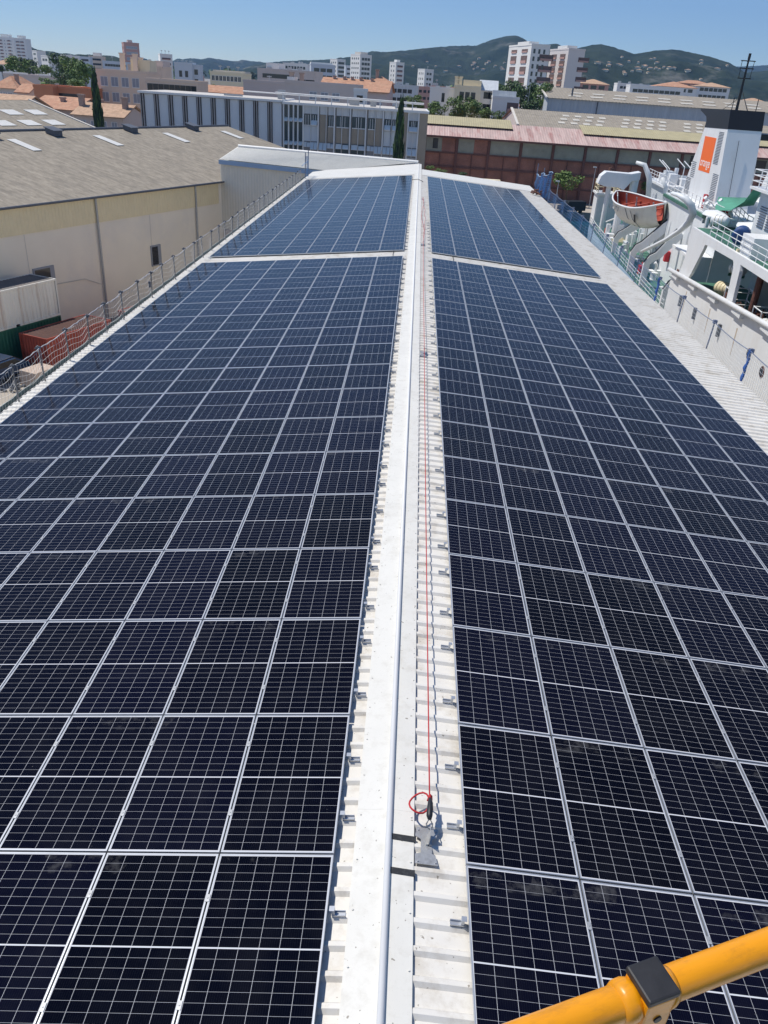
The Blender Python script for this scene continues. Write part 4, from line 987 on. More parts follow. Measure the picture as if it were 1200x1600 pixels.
# green tarpaulin stretched from the funnel to the bridge
mb = SM(); mb.grid([[(22.5, 4.3, -.95), (20.5, 5.4, -.7), (16, 5.6, -.2), (9.5, 4.2, 1.2)], [(18.2, 3.0, -1.35), (16.5, 4.2, -1.1), (13, 4.4, -.5), (8.6, 3.2, 1.15)], [(14.5, 2.0, -1.25), (12.9, 2.7, -1.0), (10.8, 2.9, -.1), (8.0, 2.5, 1.15)]])
tag(mb.build('tarpaulin', M['tarp_green'], None, smooth=True), 'green tarpaulin stretched between the funnel foot and the bridge wing', 'tarpaulin')
tp = bpy.data.objects['tarpaulin']; tp.matrix_world = Matrix.Translation(sh(0, 0, WATER)) @ Matrix.Rotation(-AZ, 4, 'Z')
mod = tp.modifiers.new('thick', 'SOLIDIFY'); mod.thickness = .03
mb = SM(); mb.box(12.6, 13.0, 1.0, 3.2, -1.75, -1.6); mb.tube([(12.8, 1.1, BDECK),(12.8,1.1,-1.7)], .16, 8); mb.build('gantry', M['ship_grey'], ship)

rq = random.Random(17)
for k in range(26):
    s_ = rq.uniform(17.5, 45); t_ = rq.uniform(.4, 2.9); h = rq.uniform(.4, 1.5); k2 = k % 4; mb = SM()
    if k2 == 0: mb.tube([(s_, t_, DECK), (s_, t_, DECK+h), (s_, t_-.25, DECK+h+.2)], [.14, .14, .2], 8); mb.build('vent_pipe', M['ship_white'], ship, smooth=True)
    elif k2 == 1: mb.box(s_, s_+rq.uniform(.4, 1.2), t_, t_+.5, DECK+.01, DECK+h*.7); mb.build('deck_locker', M['ship_grey'], ship)
    elif k2 == 2: mb.tube([(s_, 3.12, DECK+.1), (s_, 3.12, -3.0)], .05, 5); mb.tube([(s_+.25, 3.1, DECK+.1), (s_+.25, 3.1, -4.5)], .035, 5); mb.build('wall_pipe', M['ship_white'], ship)
    else: mb.tube([(s_, 3.05, DECK+1.2), (s_+rq.uniform(2, 6), 3.05, DECK+1.2+rq.uniform(-.3, 2))], .04, 5); mb.build('conduit', M['dark_steel'], ship)
for k in range(18):
    s_ = rq.uniform(46, 66); t_ = rq.uniform(.8, 4.5); h = rq.uniform(.5, 2.6); mb = SM()
    if k % 3 == 0: mb.tube([(s_, t_, DECK), (s_, t_, DECK+h)], rq.uniform(.1, .35), 8); mb.build('vent_pipe', M['ship_white'], ship)
    elif k % 3 == 1: mb.box(s_, s_+rq.uniform(.5, 1.6), t_, t_+rq.uniform(.4, 1.0), DECK+.01, DECK+h*.8); mb.build('deck_locker', M['ship_white'], ship)
    else: mb.tube([(s_, t_, DECK), (s_+.4, t_+.6, DECK+h), (s_+1.6, t_+.9, DECK+h*1.3)], .07, 6); mb.build('derrick', M['ship_grey'], ship)
for k in range(14):
    s_ = rq.uniform(14, 24); t_ = rq.uniform(3.3, 4.3) if s_ > 15.5 else rq.uniform(1.2, 3); h = rq.uniform(.4, 1.3); z0_ = BDECK+.12; mb = SM()
    if k % 2: mb.tube([(s_, t_, z0_), (s_, t_, z0_+h), (s_-.1, t_-.25, z0_+h+.2)], [.12, .12, .18], 8); mb.build('vent_pipe', M['ship_white'], ship)
    else: mb.box(s_, s_+.6, t_, t_+.4, z0_+.002, z0_+h*.6); mb.build('deck_locker', M['ship_white'] if k % 4 else M['red_gear'], ship)
for k in range(16):
    s_ = rq.uniform(46.5, 55); t_ = rq.uniform(4.8, 9); h = rq.uniform(.5, 1.8); mb = SM()
    if k % 3 == 0: mb.tube([(s_, t_, -2.35), (s_, t_, -2.35+h)], rq.uniform(.08, .3), 8); mb.build('vent_pipe', M['ship_white'], ship)
    elif k % 3 == 1: mb.box(s_, s_+rq.uniform(.6, 1.8), t_, t_+rq.uniform(.5, 1.4), -2.345, -2.35+h*.7); mb.build('deck_locker', M['ship_white'] if k % 2 else M['door_grey'], ship)
    else: mb.tube([(s_, t_, -2.35), (s_, t_, -.6), (s_+1.2, t_-.8, .2)], .06, 6); mb.build('derrick', M['ship_white'], ship)
railing([(36, 3.2, -5.6), (45.8, 5.2, -4.15)], r=.03)
railing([(38.0, 3.3, BDECK+.12), (24.5, 3.3, BDECK+.12), (14.3, 3.3, BDECK+.12)], r=.03)
railing([(46.2, 4.7, -2.35), (56.2, 4.7, -2.35)], r=.03)
for k, (s_, z_) in enumerate(((9.5, -6.9), (2.6, -6.6), (-3.8, -6.3))):
    mb = SM(); mb.prism([(s_, -.062, z_), (s_+.22, -.062, z_), (s_+.15, -.062, z_-1.6), (s_+.05, -.062, z_-1.9)], (0, -.003, 0)); mb.build('rust_streak', M['rust_stain'], ship)

# lifeboat, rafts and loose gear on the ship: things of their own
SHIPM = Matrix.Translation(sh(0, 0, 0)) @ Matrix.Rotation(-AZ, 4, 'Z')
def ship_thing(name, label, cat, s, t, z_, yaw=0, group=None):
    o = thing(name, label, cat, group=group); o.matrix_world = SHIPM @ Matrix.Translation((t, s, z_)) @ Matrix.Rotation(yaw, 4, 'Z'); return o
lb = ship_thing('lifeboat', 'cream open lifeboat with orange inside hung on davits beside the funnel', 'lifeboat', 40.0, 1.3, -6.15, RAD(15))
lb.matrix_world = lb.matrix_world @ Matrix.Rotation(RAD(-13), 4, 'Y')
LBL, LBW, LBH = 11.0, 3.7, 2.5
def lb_half(q): return max(0.02, (1-abs(2*q-1)**2.6))**0.75 if q > .5 else max(0.10, (1-abs(2*q-1)**3.2))**0.6
mb = MB(); rows = []
for i in range(25):
    q = i/24; y = (q-.5)*LBL; hw = LBW/2*lb_half(q); sheer = LBH + .55*abs(2*q-1)**2.2
    keel = .05 + .9*abs(2*q-1)**3
    r = []
    for j in range(13):
        a = math.pi*j/12; x = -hw*math.cos(a); z_ = sheer - (sheer-keel)*(math.sin(a)**.62); r.append((x*(1-.12*math.sin(a)), y, z_))
    rows.append(r)
mb.grid(rows); mb.build('hull', M['lifeboat_white'], lb, smooth=True)
mb = MB(); rows2 = [[(x*.90, y*.975, min(z_, 9)+.02 if j not in () else z_) for j, (x, y, z_) in enumerate(r)] for r in rows]
rows2 = [[(x*.9, y*.97, max(z_, 1.35) if 0 < j < 12 else z_) for j, (x, y, z_) in enumerate(r)] for r in rows]
mb.grid(rows2); mb.build('inside', M['lifeboat_orange'], lb, smooth=True)
mb = MB(); mb.tube([r[0] for r in rows] + [r[-1] for r in rows[::-1]], .10, 6, closed=True); mb.build('gunwale', M['ship_white'], lb, smooth=True)
for y in (-3, -1.2, .6, 2.4):
    mb = MB(); hw = LBW/2*lb_half(y/LBL+.5)*.88; mb.box(-hw, hw, y-.16, y+.16, 2.0, 2.08); mb.build('thwart', M['lifeboat_orange'], lb)
mb = MB(); mb.tube([(0,-3.9,1.5),(0,-3.9,3.0)], .09, 6); mb.tube([(0,2.9,1.5),(0,2.9,3.1)], .09, 6); mb.tube([(0,.4,1.5),(.1,.4,3.0)], .07, 6); mb.tube([(-.3,0.3,1.6),(.4,1.0,2.6)],.05,5); mb.build('hook_post', M['galv'], lb)
mb = MB(); mb.box(-.5,.5,-.6,.7,1.4,1.95); mb.build('engine_box', M['lifeboat_orange'], lb, bevel=.05)
for y0 in (-2.2, -.9):
    mb = MB(); mb.tube([(-LBW/2-.03, y0, 2.35), (-LBW/2+.12, y0-.3, 1.4), (-LBW/2+.75, y0-.9, .45)], .03, 5); mb.build('lashing', M['dark_steel'], lb)
mb = MB(); mb.box(-LBW/2+.02, -LBW/2+.10, -4.2+.9, -3.9+.9, 1.2, 2.0); mb.build('grab_plate', M['black'], lb)
def wave_text(y0, nw, s_):
    mb = MB()
    for k in range(nw): mb.tube([(-LBW/2+.0+.012*k, y0+k*s_, 2.25-.5*(k % 2)), (-LBW/2+.02+.012*k, y0+k*s_+s_*.6, 1.75+.5*(k % 2))], .035, 4)
    mb.build('painted_mark', M['shutter'], lb)
wave_text(.9, 7, .42)
def raft(s, t, z_, yaw, label, mtl='ship_white', r=.42, L=1.35):
    o = ship_thing('liferaft_canister', label, 'liferaft', s, t, z_, yaw, 'liferaft canisters on the ship')
    mb = MB(); prof = [(-L/2, .05), (-L/2+.04, r*.8), (-L/2+.14, r), (0, r*1.02), (L/2-.14, r), (L/2-.04, r*.8), (L/2, .05)]
    mb.tube([(0, y, r+.14) for y, _ in prof], [q for _, q in prof], 16); mb.build('canister', M[mtl], o, smooth=True)
    for y in (-.3, 0.0, .3):
        mb = MB(); mb.tube([(math.cos(a)*(r+.02), y, r+.14+math.sin(a)*(r+.02)) for a in [2*math.pi*k/16 for k in range(16)]], .02, 4, closed=True); mb.build('band', M['cream'], o)
    mb = MB(); mb.box(-.35,.35,-.5,-.42,0,.2); mb.box(-.35,.35,.42,.5,0,.2); mb.build('cradle', M['deck_green'], o)
raft(6.3, 2.3, -4.9, .4, 'white liferaft canister high in the left opening of the ship side')
raft(5.2, 1.3, -6.2, .5, 'yellowish liferaft canister low in the left opening of the ship side', 'cream', .45)
raft(-6.6, .8, -6.2, .2, 'white liferaft canister in the right opening of the ship side', r=.52, L=1.7)
raft(10.9, 1.5, BDECK+.3, .9, 'white liferaft canister on the boat deck, second from the funnel foot', r=.38)
def small_boat(s, t, z_, yaw, L, Wd, label):
    o = ship_thing('covered_boat', label, 'boat', s, t, z_, yaw)
    mb = MB(); rows = []; top = []
    for i in range(13):
        q = i/12; hw = Wd/2*max(.08, 1-abs(2*q-1)**2.5); y = (q-.5)*L
        rows.append([(-hw, y, .75), (-hw*.9, y, .4), (0, y, .08+.3*abs(2*q-1)**2), (hw*.9, y, .4), (hw, y, .75)])
        top.append([(-hw-.03, y, .72), (-hw*.5, y, 1.05-.2*abs(2*q-1)), (0, y, 1.18-.25*abs(2*q-1)), (hw*.5, y, 1.05-.2*abs(2*q-1)), (hw+.03, y, .72)])
    mb.grid(rows); mb.build('hull', M['deck_green'] if L > 3 else M['ship_grey'], o, smooth=True)
    mb = MB(); mb.grid(top); mb.build('cover', M['ship_white'], o, smooth=True)
    mb = MB(); mb.box(-Wd*.35, Wd*.35, -L*.25-.05, -L*.25+.05, 0, .3); mb.box(-Wd*.35, Wd*.35, L*.25-.05, L*.25+.05, 0, .3); mb.build('cradle', M['ship_grey'], o)
small_boat(13.6, 1.9, BDECK+.12, .25, 3.6, 1.7, 'small boat under a white cover on the boat deck beside the funnel foot')
small_boat(8.6, 3.2, BDECK, .5, 2.8, 1.5, 'white covered dinghy behind the boat deck railing, nearer the bridge')
bd = ship_thing('blue_drum', 'blue covered drum behind the boat deck railing', 'drum', 4.2, 1.2, BDECK, 1.2)
mb = MB(); mb.tube([(-.62,0,.75),(-.55,0,.75),(.55,0,.75),(.62,0,.75)], [.4,.6,.6,.4], 18); mb.build('cover', M['blue_tarp'], bd, smooth=True)
mb = MB(); mb.box(-.5,.5,-.4,.4,0,.2); mb.build('stand', M['ship_grey'], bd)
def rope_pile(s, t, z_, w_, d_, h, label, seed):
    rnd = random.Random(seed); mb = MB(); q = (0,0,0); path = []
    for i in range(150):
        a = rnd.uniform(0, 6.28); r_ = rnd.uniform(.2, 1); fz = h*(1-r_)*rnd.uniform(.5,1)+.05
        path.append((math.cos(a)*r_*w_, math.sin(a)*r_*d_, fz+.1))
    for i in range(0, 147, 3): mb.tube(path[i:i+4], .055, 5)
    o = mb.build('rope_pile', M['rust']); o.matrix_world = SHIPM @ Matrix.Translation((t, s, z_)); tag(o, label, 'rope pile', 'heaps of rusty rope on the ship gallery')
rope_pile(3.4, 1.2, -6.75, .8, 1.3, 1.5, 'rusty rope heap in the left opening of the ship side', 1)
rope_pile(-3.0, 1.3, -6.75, .9, 1.6, 2.0, 'brown rope heap in the right opening of the ship side', 2)
rope_pile(1.2, 1.3, -6.75, .8, .8, 1.2, 'dark rope heap inside the white rack near the opening pillar', 3)
def rack(s, t, z_, label, w_=1.6, d_=1.6, h=1.9):
    o = ship_thing('pipe_rack', label, 'rack', s, t, z_, 0, 'white pipe racks on the ship gallery')
    for x in (-d_/2, d_/2):
        for y in (-w_/2, w_/2): mb = MB(); mb.tube([(x,y,0),(x,y,h)], .045, 5); mb.build('leg', M['ship_white'], o)
    for z2 in (.35, h*.55, h-.05):
        mb = MB()
        for a, b in (((-d_/2,-w_/2),(d_/2,-w_/2)),((d_/2,-w_/2),(d_/2,w_/2)),((d_/2,w_/2),(-d_/2,w_/2)),((-d_/2,w_/2),(-d_/2,-w_/2))): mb.tube([(*a,z2),(*b,z2)], .04, 5)
        mb.build('rail', M['ship_white'], o)
rack(1.4, 1.3, -6.75, 'white pipe rack in the left opening of the ship side'); rack(-4.2, 1.5, -6.75, 'white pipe rack in the right opening of the ship side')

# gear house, crane and deckhouse at the stern
mb = SM(); mb.box(68, 71.5, .55, 3.6, DECK, -5.95); mb.box(67.7, 71.8, .3, 3.9, -5.95, -5.7); gh = mb.build('gear_house', M['ship_white'], ship)
for t0 in (.75, 2.12): mb = SM(); mb.box(67.93, 68.0, t0, t0+1.3, -9.7, -6.15); o = mb.build('door', M['door_grey'], ship); o.parent = gh
o = railing([(67.9,.5,-5.7),(71.6,.5,-5.7),(71.6,3.7,-5.7),(67.9,3.7,-5.7)], h=1.5, r=.06, mtl='cream'); o.parent = gh
mb = SM(); mb.tube([(69.2, 1.6, -5.7), (69.2, 2.0, -2.4)], .34, 12); o = mb.build('exhaust_pipe', M['rust'], ship); o.parent = gh
mb = SM(); mb.box(70, 70.4, 3.0, 3.5, -5.7, -4.0); o = mb.build('gas_bottle', M['cream'], ship); o.parent = gh
cr = SM(); cr.tube([(63, 1.1, DECK), (63, 1.1, -4.2)], .35, 10); cr.tube([(63, 4.4, DECK), (63, 4.4, -2.6)], .55, 10); crn = cr.build('crane_column', M['ship_white'], ship)
mb = SM(); mb.prism([(62.2, -.6, -4.0), (62.2, -.3, -3.0), (62.2, .3, -2.45), (62.2, 3.6, -2.5), (62.2, 4.9, -2.2), (62.2, 4.9, -3.2), (62.2, 3.9, -3.4), (62.2, 3.0, -4.6), (62.2, 2.2, -4.3), (62.2, .4, -4.3)], (2.2, 0, 0)); o = mb.build('crane_jib', M['ship_white'], ship, bevel=.05); o.parent = crn
mb = SM(); mb.box(60.5, 62, 1.9, 3.4, -6.9, -5.2); mb.tube([(60.6,2.0,-7),(60.6,3.3,-4.6)], .1, 6); mb.tube([(60.4,3.2,-6.8),(60.4,3.5,-4.6)], .1, 6); o = mb.build('crane_cab', M['ship_grey'], ship); o.parent = crn
mb = SM(); mb.box(46.5, 56, 5.0, 13.5, DECK, -2.6); dh = mb.build('deckhouse', M['door_grey'], ship)
mb = SM(); mb.box(46.0, 56.5, 4.6, 14, -2.6, -2.35); o = mb.build('deckhouse_roof', M['ship_white'], ship); o.parent = dh
for t0 in (5.4, 6.9): mb = SM(); mb.box(46.43, 46.5, t0, t0+.04, -4.4, -2.7); o = mb.build('door_seam', M['dark_steel'], ship); o.parent = dh
mb = SM(); mb.tube([(51,4.3,-5.4),(51,3.8,-2.0),(51.4,3.0,-.6),(51.8,2.0,-.4)], [.3,.35,.3,.2], 8); mb.tube([(45,4.9,-4.6),(45,4.6,-2.4),(45.2,4.0,-1.4)], .22, 8); mb.build('crane_arm', M['ship_grey'], ship, smooth=True)
mb = SM(); mb.tube([(58,2.2,DECK),(58,2.2,-6.6)], .5, 12); mb.tube([(57,1.0,DECK),(57,1.0,-8.4)], .3, 10); mb.tube([(60.5,1.2,-8.6),(57.2,2.6,-7.2)], .12, 6); mb.build('winch', M['ship_white'], ship)
mb = SM(); mb.tube([(58,.8,DECK+.9),(58,1.2,DECK+.9)], .35, 12); mb.build('lifebuoy', M['red_gear'], ship)

# ------------------------------------------------------------------ town
def block_frame(uc, v, Y, rot):
    p = at(uc, v, Y); r = RAD(rot)
    return Vector((p[0], p[1], 0)), Vector((math.cos(r), math.sin(r), 0)), Vector((-math.sin(r), math.cos(r), 0)), p[2]
def reach(o, d, u, v):
    "distance along direction d from o until the pixel column u"
    r = ray(u, v); a = np.array([[d.x, -r[0]], [d.y, -r[1]]]); b = np.array([CAM[0]-o.x, CAM[1]-o.y])
    return float(np.linalg.solve(a, b)[0])
WIN = {}
def win_mesh(w, h, style):
    key = (round(w, 2), round(h, 2), style)
    if key not in WIN:
        fm = MB(); t = .07
        if style == 'loggia':
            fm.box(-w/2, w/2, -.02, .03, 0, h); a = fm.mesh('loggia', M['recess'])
            g = MB(); g.box(-w*.42, w*.42, -.26, -.03, .02, h*.36); b_ = g.mesh('balustrade', M['w_rose'])
        elif style == 'dark':
            fm.box(-w/2, w/2, -.03, .05, 0, h); a = fm.mesh('window', M['window']); b_ = None
        else:
            fm.box(-w/2-t, w/2+t, -.10, .04, -.16, -.02); fm.box(-w/2-t, -w/2, -.05, .04, 0, h+t); fm.box(w/2, w/2+t, -.05, .04, 0, h+t); fm.box(-w/2, w/2, -.05, .04, h, h+t); fm.box(-.03, .03, -.05, .04, 0, h)
            a = fm.mesh('window', M['white_trim'])
            g = MB(); g.box(-w/2, w/2, -.02, .03, 0, h); b_ = g.mesh('pane', M['shutter'] if style == 'shut' else M['window'])
        WIN[key] = (a, b_)
    return WIN[key]
def add_windows(root, face, W, D, ztop, rows, cols, w, h, top=1.0, dz=2.9, margin=1.2, style='glass', x0=None, x1=None):
    a, b_ = win_mesh(w, h, style)
    L = W if face in ('f',) else D
    xa = margin if x0 is None else x0; xb = L-margin if x1 is None else x1
    for i in range(rows):
        z_ = ztop - top - h - i*dz
        for j in range(cols):
            q = xa + (xb-xa)*(j+.5)/cols
            if face == 'f': loc, rz = (q, 0, z_), 0
            elif face == 'l': loc, rz = (0, q, z_), -math.pi/2
            else: loc, rz = (W, q, z_), math.pi/2
            nm = {'loggia': 'loggia', 'dark': 'window'}.get(style, 'window')
            o = put(a, nm, root, loc, (0, 0, rz))
            if b_: put(b_, 'balustrade' if style == 'loggia' else 'pane', o)
def block(name, label, cat, uc, vt, Y, uR, wallm, rot=0, uL=None, D=10, wins=(), roof='flat', roofm='tile', parapet=True, group=None, rh=1.6, base=GROUND, extras=()):
    o, dx, dy, zt = block_frame(uc, vt, Y, rot)
    W = reach(o, dx, uR, vt)
    if uL is not None:
        D = reach(o, dy, uL, vt)
        if not 2 < D < 60: print('BLOCK', label, D); D = 12
    H = zt-base
    r = thing(name, label, cat, (o.x, o.y, base), RAD(rot), group)
    mb = MB(); mb.box(0, W, 0, D, 0, H); wl0 = mb.build('wall', M[wallm], r)
    if roof == 'flat':
        mb = MB()
        if parapet:
            for x0_, x1_, y0_, y1_ in ((-.08, W+.08, -.08, .2), (-.08, W+.08, D-.2, D+.08), (-.08, .2, .2, D-.2), (W-.2, W+.08, .2, D-.2)): mb.box(x0_, x1_, y0_, y1_, H+.002, H+.5)
            mb.build('parapet', M[wallm], r)
    elif roof == 'hip':
        e = .5; i = min(W, D)/2
        mb = MB(); a = [(-e,-e,H),(W+e,-e,H),(W+e,D+e,H),(-e,D+e,H)]
        if W >= D: p, q = (D/2, D/2, H+rh), (W-D/2, D/2, H+rh); fs = [(a[0],a[1],q,p),(a[1],a[2],q),(a[2],a[3],p,q),(a[3],a[0],p)]
        else: p, q = (W/2, W/2, H+rh), (W/2, D-W/2, H+rh); fs = [(a[0],a[1],p),(a[1],a[2],q,p),(a[2],a[3],q),(a[3],a[0],p,q)]
        for f in fs: mb.face(f)
        mb.face([(x, y, H-.12) for x, y, z_ in a])
        for k in range(4): s_, t_ = a[k], a[(k+1) % 4]; mb.face([s_, t_, (t_[0],t_[1],H-.12), (s_[0],s_[1],H-.12)])
        mb.build('roof', M[roofm], r)
    elif roof == 'gable_x':      # ridge along x
        e = .45; mb = MB()
        for sg, ya in ((1, -e), (-1, D+e)):
            mb.prism([(-e, ya, H-.25), (W+e, ya, H-.25), (W+e, D/2, H+rh), (-e, D/2, H+rh)], (0, 0, .18))
        mb.build('roof', M[roofm], r); mb = MB(); mb.prism([(0, 0, H), (0, D, H), (0, D/2, H+rh-.25)], (W, 0, 0)); mb.build('gable', M[wallm], r)
    for wv in wins: add_windows(r, W=W, D=D, ztop=H, **wv)
    for ex in extras: ex(r, W, D, H)
    return r
def ex_box(m, x0, x1, y0, y1, h, nm='roof_hut'):
    def f(r, W, D, H):
        mb = MB(); mb.box(W*x0, W*x1, D*y0, D*y1, H+.01, H+h); mb.build(nm, M[m], r)
    return f
def ex_chim(*xs, m='chim', h=2.2, y=.3, w=.7):
    def f(r, W, D, H):
        for x in xs:
            mb = MB(); mb.box(W*x-w/2, W*x+w/2, D*y-w/2, D*y+w/2, H-.2, H+h); mb.box(W*x-w/2-.1, W*x+w/2+.1, D*y-w/2-.1, D*y+w/2+.1, H+h, H+h+.25); mb.build('chimney', M[m], r)
    return f
def ex_mast(*xs, h=4):
    def f(r, W, D, H):
        for x in xs: mb = MB(); mb.tube([(W*x, D*.4, H), (W*x, D*.4, H+h)], .09, 5); mb.box(W*x-.5, W*x+.5, D*.4-.05, D*.4+.05, H+h*.8, H+h*.95); mb.build('aerial', M['galv'], r)
    return f
def ex_bands(n, dz, m='ship_grey', d=.9, top=1.5, x0=.06, x1=.94, face='f', h=.9):
    def f(r, W, D, H):
        for i in range(n):
            z_ = H-top-i*dz; mb = MB()
            if face == 'f': mb.box(W*x0, W*x1, -d, -.01, z_-h, z_)
            else: mb.box(-d, -.01, D*x0, D*x1, z_-h, z_)
            mb.build('balcony', M[m], r)
    return f
def ex_vents(n, seed=1):
    def f(r, W, D, H):
        rnd = random.Random(seed)
        for i in range(n):
            x, y = rnd.uniform(.1,.9)*W, rnd.uniform(.2,.7)*D; s_ = rnd.uniform(.4,.9); mb = MB(); mb.box(x-s_, x+s_, y-s_, y+s_, H+.01, H+rnd.uniform(.6,1.6)); mb.build('roof_unit', M['galv'], r)
    return f

# long slab with light panels and the glazed wing
o, dx, dy, zt = block_frame(218, 141.5, 116, 1.2)
sl = thing('office_slab', 'long low office building with blue-grey panels on its left part and glass bays on its right', 'building', (o.x, o.y, GROUND), RAD(1.2))
SW = reach(o, dx, 669, 170); SPL = reach(o, dx, 441, 157); SH = zt-GROUND
mb = MB(); mb.box(0, SW, .45, 14, 0, SH-.25); mb.build('wall', M['fin'], sl)
mb = MB(); mb.box(-.2, SPL, -.45, 14.2, SH-.25, SH+.02); mb.box(SPL, SW+.2, -.25, 14.2, SH-.45, SH-.15); mb.build('roof_edge', M['white_trim'], sl)
mb = MB(); mb.box(.1, SPL-.2, -.15, 14, SH+.021, SH+.03); mb.box(SPL+.3, SW-.1, .05, 14, SH-.149, SH-.14); mb.build('roof_felt', M['w_grey'], sl)
nb = 10; bw = SPL/nb
for i in range(nb):
    x = bw*i
    mb = MB(); mb.box(x+.62, x+bw-.10, -.05, .44, .5, SH-.30); mb.build('facade_panel', M['panel_blue'], sl)
    for xx in (.05, .36):
        mb = MB(); mb.box(x+xx, x+xx+.13, -.32, .44, .2, SH-.27); mb.build('fin', M['fin'], sl)
    mb = MB(); mb.box(x+.2, x+.35, .30, .447, 1, SH-.5); mb.build('slot_window', M['window_teal'], sl)
mb = MB(); mb.box(bw*1.55, bw*1.62, -.07, -.05, SH-8.2, SH-7.9); mb.build('lamp', M['white_trim'], sl)
def sx(u): return reach(o, dx, u, 165)
ZS = SH-.45
def zrow(y): return ZS - (y-150)*.0205
for (xa, xb, kind) in ((60,97,'g'),(97,132,'g'),(132,164,'g'),(164,203,'g'),(203,256,'w1'),(256,310,'a'),(320,380,'br'),(380,428,'w2'),(440,540,'W'),(555,660,'W'),(672,727,'w2'),(727,782,'br'),(790,846,'a'),(848,892,'a'),(892,925,'s'),(930,968,'b'),(970,1042,'aw'),(1045,1112,'b')):
    x0, x1 = sx(430+xa/4.615), sx(430+xb/4.615)
    def P_(z0, z1, m, nm, yy=.30, y0=None): 
        mb = MB(); mb.box(x0+.06, x1-.06, yy if y0 is None else y0, .44, z0, z1); return mb.build(nm, M[m], sl)
    if kind == 'b': P_(.5, ZS, 'brown_panel', 'facade_panel', .1); continue
    if kind == 'g':
        P_(.5, ZS-.1, 'window_teal', 'glazing')
        for ya in (228, 372):
            mb = MB(); mb.prism([(x0+.1, .3, zrow(ya)), (x1-.1, .3, zrow(ya)), (x1-.1, -.55, zrow(ya+20)), (x0+.1, -.55, zrow(ya+20))], (0, 0, -.05)); mb.build('awning', M['awning'], sl)
        continue
    P_(zrow(198), ZS, 'panel_blue', 'facade_panel'); P_(.5, zrow(430), 'panel_blue', 'facade_panel')
    if kind in ('br',):
        P_(zrow(370), zrow(200), 'brown_panel', 'facade_panel')
    elif kind == 's': P_(zrow(430), zrow(200), 'panel_blue', 'facade_panel')
    else:
        P_(zrow(268), zrow(202), 'window_teal', 'window_row')
        for q in (.33, .66):
            mb = MB(); xm = x0+(x1-x0)*q; mb.box(xm-.03, xm+.03, .2, .31, zrow(266), zrow(204)); mb.build('mullion', M['white_trim'], sl)
        mb = MB(); mb.box(x0+.08, x1-.08, .22, .31, zrow(272), zrow(266)); mb.build('sill', M['white_trim'], sl)
        P_(zrow(366), zrow(274), 'brown_panel' if kind in ('W', 'w2') else 'panel_blue', 'facade_panel')
    if kind != 's':
        P_(zrow(428), zrow(372), 'window_teal' if kind == 'W' else 'shutter', 'window_row')
        big = kind in ('a', 'br', 'aw')
        for hh in (0, 1):
            xa_, xb_ = x0+(x1-x0)*(.03+.5*hh), x0+(x1-x0)*(.47+.5*hh)
            y0_ = zrow(372) if big or hh == 0 else zrow(376)
            mb = MB(); mb.prism([(xa_, .25, y0_), (xb_, .25, y0_), (xb_, -.75 if big else -.2, zrow(412) if big else zrow(400)), (xa_, -.75 if big else -.2, zrow(412) if big else zrow(400))], (0, 0, -.05)); mb.build('awning', M['awning'], sl)
        if kind in ('a', 'aw'):
            mb = MB(); mb.prism([(x0+.1, .25, zrow(236)), (x1-.1, .25, zrow(236)), (x1-.1, -.7, zrow(262)), (x0+.1, -.7, zrow(262))], (0, 0, -.05)); mb.build('awning', M['awning'], sl)
for xx in (60,97,132,164,203,312,430,545,660,785,925,968,1043):
    x = sx(430+xx/4.615); mb = MB(); mb.box(x-.09, x+.09, -.1, .42, .3, ZS+.02); mb.build('column', M['white_trim'], sl)
for xx in (256,370,485,605,727,848,1005): x = sx(430+xx/4.615); mb = MB(); mb.box(x-.035, x+.035, .1, .41, .3, ZS); mb.build('mullion', M['white_trim'], sl)
for yy, zz in ((.4, .9), (3.5, .75)):
    mb = MB(); mb.tube([(SPL-1 if yy < 1 else SPL-6, yy, SH+zz), (SW-.6, yy, SH+zz-.15)], .09, 6); mb.build('roof_pipe', M['white_trim'], sl)
for k in range(9):
    x = SPL + (SW-SPL)*k/9; mb = MB(); mb.box(x, x+.12, .35, .47, SH-.15, SH+.85); mb.build('pipe_stand', M['white_trim'], sl)
for k, (x, wd, h) in enumerate(((SPL-1.2, 1.0, 1.2), (SPL+9, 1.4, .9), (SPL+12, .8, .8), (SPL+15.5, .8, .7), (SPL*.55, 2.5, .25))):
    mb = MB(); mb.box(x, x+wd, 4, 5, SH-.1, SH+h); mb.build('roof_unit', M['galv'], sl)

# brick hangar with the faded red roof
HY = 165.0
o = Vector((at(660, 209, HY)[0], HY, 0)); hz = at(672, 210, HY)[2]
XE = 95.0
ha = thing('brick_hangar', 'long brown brick hangar in a steel grid with a faded red and grey roof', 'building', (o.x, HY, GROUND))
HH = hz-GROUND; LW = XE
mb = MB(); mb.box(0, LW, .35, 46, 0, HH-.3); mb.build('brick_wall', M['brick'], ha)
nbay = 15; bw = 6.3
for i in range(nbay):
    x = .6+bw*i
    mb = MB(); mb.box(x-.22, x+.22, .0, .34, 0, HH-.02); mb.build('steel_column', M['steel_red'], ha)
    mb = MB(); mb.box(x+.3, x+bw-.3, .22, .35, HH-2.9, HH-.35); mb.build('glazing', M['hangar_glass'], ha)
    mb = MB(); mb.box(x+bw/2-.07, x+bw/2+.07, .12, .33, 0, HH-3.1); mb.build('steel_post', M['steel_red'], ha)
    if i in (0, 8, 9, 10):
        mb = MB(); mb.box(x+1.6, x+(2.6 if i < 8 else 3.8), .17, .22, HH-2.4, HH-.6); mb.build('broken_pane', M['window'], ha)
    if i in (1, 0): mb = MB(); mb.box(x+3.4, x+bw-.3, .16, .22, HH-2.9, HH-.35); mb.build('brick_infill', M['brick'], ha)
